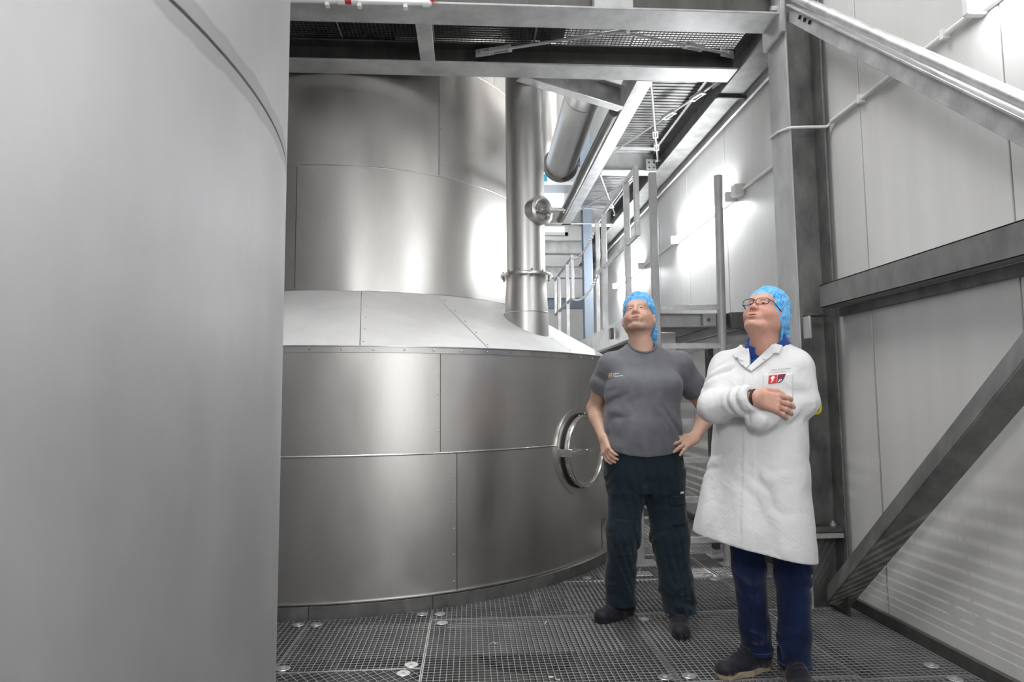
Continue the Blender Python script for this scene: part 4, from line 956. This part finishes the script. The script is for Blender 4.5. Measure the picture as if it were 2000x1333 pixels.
# ------------------------------------------------------------------ man in the grey t-shirt
P1 = empty('person', (1.03, 3.86, 0)); tag(P1, 'man in grey t-shirt and dark work trousers, hands on hips, looking up', 'person')
H1 = Frame((1.0207, 3.885, 1.776), dirv(205, 30), sc=1.05, rollv=R(-4))
shL, elL, wrL = A3(.842, 3.885, 1.49), A3(.768, 4.03, 1.235), A3(.782, 3.835, 1.065)
shR, elR, wrR = A3(1.268, 3.885, 1.495), A3(1.47, 4.0, 1.20), A3(1.302, 3.768, 1.062)
B = Field()
head(B, H1)
B.cap(H1(0, -.03, -.05), (1.035, 3.90, 1.545), .064, .072, .03); B.cap((1.035, 3.90, 1.585), (1.035, 3.90, 1.50), .068, .075, .05)
for q in (-1, 1): B.cap(H1(q * .05, -.02, -.06), (1.035 + q * .015, 3.855, 1.565), .014, .013, .025)
B.cap((.9, 3.89, 1.49), (1.18, 3.89, 1.49), .05, .05, .04); B.cap((1.035, 3.89, 1.50), (1.035, 3.88, 1.35), .08, .08, .05)
for s_, e_, w_ in ((shL, elL, wrL), (shR, elR, wrR)):
    m_ = e_ * .55 + s_ * .45; f_ = e_ * .68 + w_ * .32
    B.chain([s_, m_, e_, f_, w_], [.062, .056, .044, .047, .031], .03)
hand(B, wrL, A3(.02, -.66, -.75), A3(-.93, -.3, .2), A3(.1, .75, -.6), 1.06, (.45, .5, .4), .1, ((.02, .026, -.006), (.04, .05, -.02), (.06, .055, -.05), (.075, .05, -.07)))
hand(B, wrR, A3(-.82, -.44, -.22), A3(-.28, -.86, .42), A3(.1, .2, .95), 1.08, ((.02, .12, .1), (.12, .18, .12), (.2, .22, .15), (.3, .25, .2)), .42, ((.01, .026, -.01), (.02, .045, -.03), (.03, .05, -.06), (.05, .045, -.08)))
B.obj('body', 'skin', P1, .003, skin_tone(H1, (.60, .375, .285), .5))
face_parts(H1, P1, 'brow', (-.1, 1, .22))
# t-shirt
def wr_tee(P):
    x, y, z = P[:, 0], P[:, 1], P[:, 2]; n1, n2 = vnoise(P, 2.2, 1), vnoise(P, 2.9, 3); u = x - 1.02
    d = .003 * n1
    d = d + .011 * fold(P, (.75, 0, .65), 34, n1, n2) * np.exp(-((u - .14) / .09) ** 2 - ((z - 1.14) / .17) ** 2)
    d = d + .010 * fold(P, (.75, 0, -.65), 34, n2, n1) * np.exp(-((u + .15) / .08) ** 2 - ((z - 1.14) / .17) ** 2)
    d = d + .005 * fold(P, (.2, 0, 1), 40, n1, n2) * np.exp(-((z - 1.02) / .06) ** 2)
    d = d + .006 * fold(P, (np.sign(.5), 0, .8), 40, n2, n1) * np.exp(-((z - 1.42) / .07) ** 2) * np.clip((np.abs(u) - .17) * 14, 0, 1)
    return d
def tee_cut(P):
    hem = np.interp(P[:, 0], [.78, .9, 1.0, 1.12, 1.28], [1.005, .972, .962, .972, 1.005]) - P[:, 2]
    out = hem
    for s_, e_, t in ((shL, elL, .56), (shR, elR, .57)):
        ax = nrm(e_ - s_); L = np.linalg.norm(e_ - s_); v = P - s_; a = v @ ax; rad = np.linalg.norm(v - a[:, None] * ax, axis=1)
        near = (rad < .13) & (a > .12) & (np.abs(P[:, 0] - 1.03) > .2)
        out = np.maximum(out, np.where(near, a - t * L, -1)); out = np.maximum(out, np.where(near & (a > t * L - .03), .052 - rad, -1))
    q = H1.loc(P); nk = P - A3(1.035, 3.872, 1.598); nd_ = np.linalg.norm(nk * A3(1, 1, 1.1), axis=1)
    return np.maximum(out, .083 - nd_)
TS = Field(wr_tee, tee_cut)
TS.loft([(.94, 1.018, 3.86, .236, .165), (1.02, 1.018, 3.855, .234, .175), (1.12, 1.018, 3.85, .230, .178), (1.25, 1.02, 3.855, .224, .168), (1.36, 1.03, 3.865, .236, .158), (1.45, 1.035, 3.88, .212, .136), (1.52, 1.04, 3.89, .16, .112), (1.57, 1.04, 3.895, .112, .092), (1.61, 1.04, 3.90, .085, .078)], 0, .03, 2.4)
TS.cap((.975, 3.90, 1.56), shL + A3(.015, 0, .012), .044, .066, .07); TS.cap((1.09, 3.90, 1.56), shR + A3(-.015, 0, .012), .044, .066, .07)
for s_, e_ in ((shL, elL), (shR, elR)): TS.chain([s_, s_ * .6 + e_ * .4, s_ * .36 + e_ * .64], [.078, .074, .076], .04)
TS.ell((.95, 3.765, 1.37), (.09, .06, .06), None, .06); TS.ell((1.12, 3.765, 1.37), (.09, .06, .06), None, .06)
tee = TS.obj('t_shirt', 'tee', P1, .0054)
# ribbed collar
pts = []; ncx = A3(1.035, 3.872, 1.598); TS.cut = None
for i in range(40):
    a = 2 * PI * i / 40; el_ = np.linspace(-1.2, 1.2, 160)
    q = ncx + np.stack([np.cos(el_) * math.sin(a), -np.cos(el_) * math.cos(a), np.sin(el_) / 1.1], 1) * .083
    e = TS.ev(q); k = np.argmax(e > 0) if (e > 0).any() else 80; pts.append(q[k])
pts = np.array(pts); pts = (np.roll(pts, 1, 0) + pts * 2 + np.roll(pts, -1, 0)) / 4; TS.cut = tee_cut
pts = [V(q) for q in pts] + [V(pts[0])]
MB().tube(pts, .0065, 10, cap=False).build('collar', 'tee', tee)
def print_on(field, items, m, name, org, ux, uy, parent): return text_patch(field, name, items, m, parent, org, ux, uy, A3(0, -1, 0), .0015)
o_ = A3(.815, 3.62, 1.418); ux_, uy_ = A3(1, -.1, .09), A3(-.09, 0, 1)
print_on(TS, [(0, 0, .004, .024, .0045), (.010, 0, .016, .024, .0045), (.003, .010, .013, .011, .003), (.004, .0225, .018, .0245, .004)], 'logo_yellow', 'chest_emblem', o_, ux_, uy_, tee)
st = []
rr = random.Random(3)
for row, (x1, yy) in enumerate(((.05, .019), (.036, .011), (.066, .003))):
    x = .022
    while x < x1: wd = rr.uniform(.003, .0055); st.append((x, yy, x + wd, yy, (.0036 if rr.random() < .6 else .0026))); x += wd + .0013
print_on(TS, st, 'badge_white', 'chest_lettering', o_, ux_, uy_, tee)
# trousers
def wr_tr(P):
    x, z = P[:, 0], P[:, 2]; n1, n2 = vnoise(P, 2.4, 5), vnoise(P, 3.1, 2)
    d = .003 * n1
    for zc, sg, am, f in ((.17, .085, .015, 42), (.48, .12, .009, 34), (.78, .1, .007, 36)):
        d = d + am * fold(P, (.45 * np.sign(.5), .2, .9), f, n1, n2) * np.exp(-((z - zc) / sg) ** 2)
    return d + .004 * fold(P, (-.5, 0, .8), 28, n2, n1)
def tr_cut(P):
    return np.maximum(np.where(P[:, 0] < 1.04, .075, .085) - P[:, 2], P[:, 2] - 1.02)
TR_ = Field(wr_tr, tr_cut)
TR_.loft([(.76, 1.025, 3.865, .205, .14), (.84, 1.025, 3.865, .232, .162), (.92, 1.025, 3.862, .236, .165), (1.02, 1.023, 3.86, .226, .158)], 0, .04, 2.3)
TR_.chain([(.922, 3.86, .82), (.888, 3.85, .52), (.888, 3.945, .26), (.895, 3.985, .06)], [.110, .094, .083, .094], .045)
TR_.chain([(1.135, 3.855, .82), (1.152, 3.81, .50), (1.175, 3.79, .24), (1.188, 3.775, .07)], [.116, .104, .088, .094], .045)
tr = TR_.obj('trousers', 'work_trousers', P1, .0055)
patch(TR_, 'cargo_pocket', [(-.045, -.08), (.05, -.08), (.052, .07), (-.045, .075)], (1.20, 3.62, .66), (1, .25, 0), (0, 0, 1), (.2, -1, 0), 'work_trousers', tr, .006, .012, .004)
patch(TR_, 'pocket_flap', [(-.047, -.03), (.052, -.03), (.054, .02), (-.047, .024)], (1.20, 3.62, .72), (1, .25, 0), (0, 0, 1), (.2, -1, 0), 'work_trousers', tr, .011, .012, .004)
patch(TR_, 'knee_patch', [(-.06, -.1), (.06, -.1), (.062, .1), (-.058, .11)], (.888, 3.62, .50), (1, 0, 0), (0, 0, 1), (0, -1, 0), 'work_trousers', tr, .005, .014, .004)
patch(TR_, 'pocket_tag', [(-.014, -.006), (.014, -.006), (.014, .006), (-.014, .006)], (1.238, 3.62, .755), (1, .3, 0), (0, 0, 1), (.25, -1, 0), 'badge_white', tr, .014, .01, .001)
shoe(P1, 'boot', (.975, 4.045), (.727, 3.875), 'shoe_dark', 'shoe_dark', .1, wdt=.054, solez=.032)
shoe(P1, 'boot', (1.20, 3.85), (1.125, 3.565), 'shoe_dark', 'shoe_dark', .1, wdt=.054, solez=.032)
hairnet(H1, 'hair_net', P1, tail=[(A3(1.133, 3.985, 1.675), (.03, .03, .055)), (A3(1.128, 3.99, 1.72), (.035, .035, .04))], lift=.026)

# ------------------------------------------------------------------ man in the white coat
P2 = empty('person', (1.42, 3.08, 0)); tag(P2, 'man in long white coat and glasses, arms crossed, looking up to the left', 'person')
H2 = Frame((1.433, 3.085, 1.692), dirv(230, 30), sc=1.0, rollv=R(2))
fw2, lt2 = A3(*dirv(220, 0)), A3(math.cos(R(40)), -math.sin(R(40)), 0)
sL, eL, wL = A3(1.285, 3.20, 1.445), A3(1.155, 3.055, 1.248), A3(1.272, 2.866, 1.296)
sR, eR, wR = A3(1.545, 3.035, 1.445), A3(1.564, 2.985, 1.275), A3(1.30, 2.905, 1.195)
B = Field(); head(B, H2, .5, True, .25)
B.cap(H2(0, -.025, -.05), (1.452, 3.125, 1.50), .066, .074, .03); B.cap(H2(0, .02, -.085), (1.415, 3.065, 1.52), .04, .048, .04)
B.cap((1.445, 3.12, 1.50), (1.43, 3.12, 1.38), .075, .1, .04)
for s_, e_, w_ in ((sL, eL, wL), (sR, eR, wR)):
    B.cap((1.43, 3.12, 1.42), s_, .06, .05, .03); B.chain([s_, e_, e_ * .6 + w_ * .4, w_], [.05, .042, .042, .030], .03)
hand(B, wL, A3(.93, -.02, -.27), A3(-.22, -.93, .28), A3(.15, .1, .98), 1.14, ((.10, .5, .4), (.08, .4, .35), (.12, .36, .35), (.18, .34, .35)), .2, lens=(.088, .098, .090, .070), thumb=((.02, .024, -.006), (.045, .044, -.004), (.082, .05, -.002), (.112, .046, -.004)))
B.obj('body', 'skin', P2, .003, skin_tone(H2, (.60, .33, .25), .1))
face_parts(H2, P2, 'brow_grey', (-.1, 1, .25))
# blue shirt
SH = Field(None, lambda P: np.maximum(P[:, 2] - (1.545 + .0 * P[:, 0]), np.maximum(1.30 - P[:, 2], .062 - np.linalg.norm((P - A3(1.44, 3.10, 1.545)) * A3(1, 1, .6), axis=1))))
SH.loft([(1.28, 1.415, 3.12, .205, .150), (1.38, 1.42, 3.12, .20, .143), (1.45, 1.43, 3.122, .17, .118), (1.51, 1.44, 3.12, .11, .092), (1.56, 1.445, 3.12, .085, .085)], R(-40), .03, 2.3)
sh = SH.obj('shirt', 'blue_shirt', P2, .005)
# shirt collar: standing band folded over, open in front
nc = A3(1.440, 3.095, 1.553)
mb = MB(); N = 44; vs = []
fr_ = nrm(A3(-.62, -.78, 0)); sd_ = A3(-fr_[1], fr_[0], 0)
for i in range(N + 1):
    a = R(-158 + 316 * i / N); e = abs(a) / R(158)        # 0 = back of the neck
    dirx = -fr_ * math.cos(a) + sd_ * math.sin(a); slope = .045 * math.cos(a)
    top = nc + dirx * (.074 + .004 * e) + A3(0, 0, .028 + slope - .012 * e); mid = nc + dirx * (.082 + .006 * e) + A3(0, 0, .032 + slope - .012 * e)
    low = nc + dirx * (.108 + .006 * e - .022 * e ** 5) + A3(0, 0, -.010 + slope - .030 * e ** 2 - .012 * e ** 6)
    inn = nc + dirx * .074 + A3(0, 0, -.03 + slope)
    vs += [inn, top, mid, low]
fs = [(4 * i + j, 4 * i + j + 1, 4 * i + j + 5, 4 * i + j + 4) for i in range(N) for j in range(3)]
mb.add(vs, fs, True); co = mb.build('shirt_collar', 'blue_shirt', sh); sm = co.modifiers.new('solid', 'SOLIDIFY'); sm.thickness = .004
# coat
def wr_coat(P):
    x, y, z = P[:, 0], P[:, 1], P[:, 2]; n1, n2 = vnoise(P, 1.7, 1), vnoise(P, 2.6, 2)
    v0 = P - A3(1.40, 3.1, 0); u = v0 @ lt2; d = .003 * n2
    sk = np.clip((1.12 - z) / .35, 0, 1)
    d = d + .008 * sk * np.sin(u * 30 + 1.2 * n1) + .006 * sk * fold(P, lt2 + A3(0, 0, .35), 22, n2, n1) + .004 * fold(P, (.6, 0, .8), 30, n1, n2) * np.exp(-((z - 1.0) / .12) ** 2)
    for (a, b, am) in ((sL, eL, .015), (sR, eR, .015), (eL, wL, .012), (eR, wR, .012)):
        ax = nrm(b - a); t = (P - a) @ ax; rad = np.linalg.norm(P - a - t[:, None] * ax, axis=1)
        d = d + am * fold(P, ax + .6 * lt2 + A3(0, 0, .3), 46, n1, n2) * np.exp(-(np.maximum(rad - .07, 0) / .02) ** 2) * np.clip((t + .06) / .06, 0, 1) * np.clip((np.linalg.norm(b - a) + .06 - t) / .06, 0, 1)
    d = d + .006 * fold(P, lt2 + A3(0, 0, .9), 30, n2, n1) * np.exp(-((z - 1.36) / .08) ** 2) * np.clip(np.abs(u) * 9 - .6, 0, 1)
    fr = (v0 @ fw2 > .05) & (z < 1.42)
    pl = np.clip((u + .035) / .003, 0, 1) * np.clip((.02 - u) / .003, 0, 1)
    return d - .0035 * pl * fr
def coat_cut(P):
    x, z = P[:, 0], P[:, 2]
    u = (P - A3(1.40, 3.1, 0)) @ lt2; f = (P - A3(1.40, 3.1, 0)) @ fw2
    hem = (.655 - .115 * np.clip((x - 1.05) / .53, 0, 1.1)) - z
    v = np.where((z > 1.36) & (f > -.02), np.minimum(np.minimum(np.minimum((z - 1.45) * .95 - u, u + .014 + (z - 1.45) * .12), z - 1.45), f + .02), -1)
    out = np.maximum(hem, v)
    nk = np.linalg.norm((P - A3(1.44, 3.1, 1.575)) * A3(1, 1, .8), axis=1); out = np.maximum(out, .112 - nk)
    ax = nrm(wL - eL); t = (P - eL) @ ax; rad = np.linalg.norm(P - eL - t[:, None] * ax, axis=1); L = np.linalg.norm(wL - eL)
    near = (t > L * .7) & (rad < .085) & (((P - A3(1.40, 3.1, 0)) @ fw2) > .19)
    out = np.maximum(out, np.where(near & (P[:, 2] > 1.235), np.minimum(t - L * .96, 1), -1)); out = np.maximum(out, np.where((t > L * .82) & (t < L * 1.1) & (rad < .04), .037 - rad, -1))
    return out
CT = Field(wr_coat, coat_cut)
CT.loft([(.50, 1.33, 3.09, .285, .20), (.66, 1.338, 3.09, .275, .20), (.85, 1.36, 3.10, .246, .19), (1.0, 1.385, 3.11, .226, .182), (1.15, 1.40, 3.115, .216, .175), (1.28, 1.412, 3.12, .216, .166), (1.38, 1.425, 3.12, .222, .158), (1.45, 1.435, 3.122, .20, .135), (1.50, 1.44, 3.12, .145, .112), (1.55, 1.445, 3.12, .105, .102)], R(-40), .03, 2.3)
CT.cap((1.38, 3.16, 1.475), sL, .062, .068, .06); CT.cap((1.50, 3.06, 1.48), sR, .062, .068, .06)
CT.chain([sL, eL], [.08, .074], .04); CT.chain([eL, eL * .4 + wL * .6, wL + (wL - eL) * .02], [.072, .062, .058], .022)
CT.chain([sR, eR], [.070, .062], .04); CT.chain([eR, wR], [.060, .054], .022)
ct = CT.obj('lab_coat', 'coat', P2, .0054)
c0 = A3(1.40, 3.1, 1.455) + fw2 * .3
LP = dict(ux=lt2, uy=(0, 0, 1), d=fw2, m='coat', parent=ct, off=.009, res=.012, thick=.005)
patch(CT, 'lapel', [(-.004, -.004), (.088, .094), (.126, .082), (.116, .042), (.092, .046), (.082, .030), (.0, -.038), (-.022, -.026)], c0, **LP)
patch(CT, 'lapel', [(-.012, -.004), (-.022, .075), (-.05, .075), (-.1, .05), (-.086, .03), (-.075, .032), (-.06, .004), (-.024, -.024)], c0, **LP)
for u_, z_ in ((.055, 1.475), (-.05, 1.475)):
    p = CT.onto([A3(1.40, 3.1, z_) + fw2 * .3 + lt2 * u_], fw2, .0135)[0]; MB().lathe(V(p), [(.006, -.001), (.006, .002), (.003, .004), (1e-4, .003)], fw2, 12).build('snap_button', 'bright_steel', ct)
patch(CT, 'breast_pocket', [(-.06, -.09), (.06, -.09), (.06, .03), (-.06, .03)], A3(1.40, 3.1, 1.375) + fw2 * .3 + lt2 * .115, ux=lt2, uy=(0, 0, 1), d=fw2, m='coat', parent=ct, off=.0025, res=.012, thick=.002)
bo = A3(1.40, 3.1, 1.358) + fw2 * .3 + lt2 * .078
bk = dict(ux=lt2, uy=A3(0, 0, 1) + lt2 * .06, d=fw2, parent=ct, res=.006, thick=.0008)
patch(CT, 'badge_field', [(0, 0), (.034, .003), (.034, .042), (0, .038)], bo, m='badge_red', off=.006, **bk)
patch(CT, 'badge_field', [(.037, .003), (.05, .005), (.062, .02), (.068, .045), (.037, .042)], bo, m='badge_plum', off=.006, **bk)
patch(CT, 'badge_arrow', [(.009, .004), (.014, .004), (.021, .015), (.022, .026), (.028, .025), (.019, .037), (.008, .026), (.015, .026), (.015, .017)], bo, m='badge_white', off=.007, **bk)
patch(CT, 'badge_letter', [(.040, .006), (.044, .006), (.049, .018), (.045, .018)], bo, m='badge_white', off=.007, **bk)
patch(CT, 'badge_letter', [(.047, .008), (.05, .009), (.056, .02), (.052, .02)], bo, m='badge_white', off=.007, **bk)
st = []; x = .012
for i in range(22):
    if i in (7,): x += .004; continue
    h_ = .005 if i not in (0, 8, 17) else .009; st.append((x, .06 + x * .08, x + .0012, .06 + x * .08 + h_ * .8, .0012)); st.append((x + .0024, .06 + x * .08 + h_ * .55, x + .0028, .0598 + x * .08, .0011)); x += .0035
text_patch(CT, 'embroidered_name', st, 'ink', ct, bo, lt2, A3(0, 0, 1), fw2, .0075)
text_patch(CT, 'name_tape_edge', [(-.002, .049, .075, .056, .0012)], 'ink', ct, bo, lt2, A3(0, 0, 1), fw2, .0075)
patch(CT, 'pocket_slit', [(-.002, -.018), (.002, -.018), (.002, .018), (-.002, .018)], (1.585, 2.7, .93), (.743, -.67, 0), (0, 0, 1), (-.1, -1, 0), 'black', ct, .003, .01, .001)
# watch strap at the cuff
m = MB().tube([V(wL + (nrm(np.cross(nrm(wL - eL), A3(0, 0, 1))) * math.cos(t) + A3(0, 0, 1) * math.sin(t)) * .033) for t in [2 * PI * i / 20 for i in range(21)]], .006, 8, cap=False); m.build('watch_strap', 'black', P2)
# jeans
def wr_j(P):
    z = P[:, 2]; n1, n2 = vnoise(P, 2.5, 2), vnoise(P, 3.2, 4); d = .002 * n1
    for zc, sg, am in ((.15, .08, .011), (.46, .1, .008)): d = d + am * fold(P, (.4, 0, .9), 40, n1, n2) * np.exp(-((z - zc) / sg) ** 2)
    return d
JN = Field(wr_j, lambda P: np.maximum(np.where(P[:, 0] < 1.43, .075, .06) - P[:, 2], P[:, 2] - .86))
JN.chain([(1.325, 3.17, .84), (1.338, 3.16, .48), (1.362, 3.18, .2), (1.372, 3.185, .05)], [.09, .076, .068, .073], .03)
JN.chain([(1.475, 3.08, .84), (1.500, 3.05, .48), (1.496, 3.05, .2), (1.49, 3.05, .04)], [.09, .078, .071, .071], .03)
jn = JN.obj('jeans', 'jeans', P2, .0055)
for c, z, r in (((1.371, 3.184), .087, .0735), ((1.4905, 3.05), .073, .0718)):
    MB().lathe((c[0], c[1], z), [(r - .002, -.011), (r + .004, -.010), (r + .004, .011), (r - .002, .012)], n=36).build('hem', 'jeans', jn)
    MB().lathe((c[0], c[1], z), [(r + .0045, .006), (r + .0055, .0075), (r + .0045, .009)], n=36).build('hem_stitch', 'jeans_light', jn)
shoe(P2, 'shoe', (1.43, 3.20), (1.135, 3.085), 'shoe_dark', 'sole_tan', .045, wdt=.05, solez=.03)
shoe(P2, 'shoe', (1.50, 3.11), (1.43, 2.83), 'shoe_dark', 'sole_tan', .045, wdt=.05, solez=.03)
# glasses
gm = MB()
for q in (-1, 1):
    rim = []
    for i in range(24):
        t = 2 * PI * i / 24; a, b = math.cos(t), math.sin(t)
        rim.append(V(H2(q * .036 + .030 * math.copysign(abs(a) ** .6, a), .112 - .010 * ((q * .036 + .030 * a) / .066) ** 2, .007 + .0185 * math.copysign(abs(b) ** .65, b))))
    gm.tube(rim + [rim[0]], .0019, 7, cap=False)
    gm.tube([V(H2(q * .065, .102, .016)), V(H2(q * .078, .085, .016)), V(H2(q * .082, .0, .016)), V(H2(q * .086, -.03, .005))], .0021, 7)
    gm.tube([V(H2(0, .116, .012)), V(H2(q * .008, .114, .011))], .002, 6)
go = gm.build('glasses', 'frame', P2)
for q in (-1, 1):
    lm = MB(); pts = [V(H2(q * .036 + .029 * math.copysign(abs(math.cos(t)) ** .6, math.cos(t)), .1115 - .010 * ((q * .036 + .029 * math.cos(t)) / .066) ** 2, .007 + .0175 * math.copysign(abs(math.sin(t)) ** .65, math.sin(t)))) for t in [2 * PI * i / 24 for i in range(24)]]
    lm.add(pts, [tuple(range(24))]); lm.build('lens', 'lens', go)
hairnet(H2, 'hair_net', P2, tail=[(A3(1.553, 3.165, 1.60), (.038, .045, .06)), (A3(1.545, 3.16, 1.66), (.042, .05, .06))], lift=.014, cover=.055)
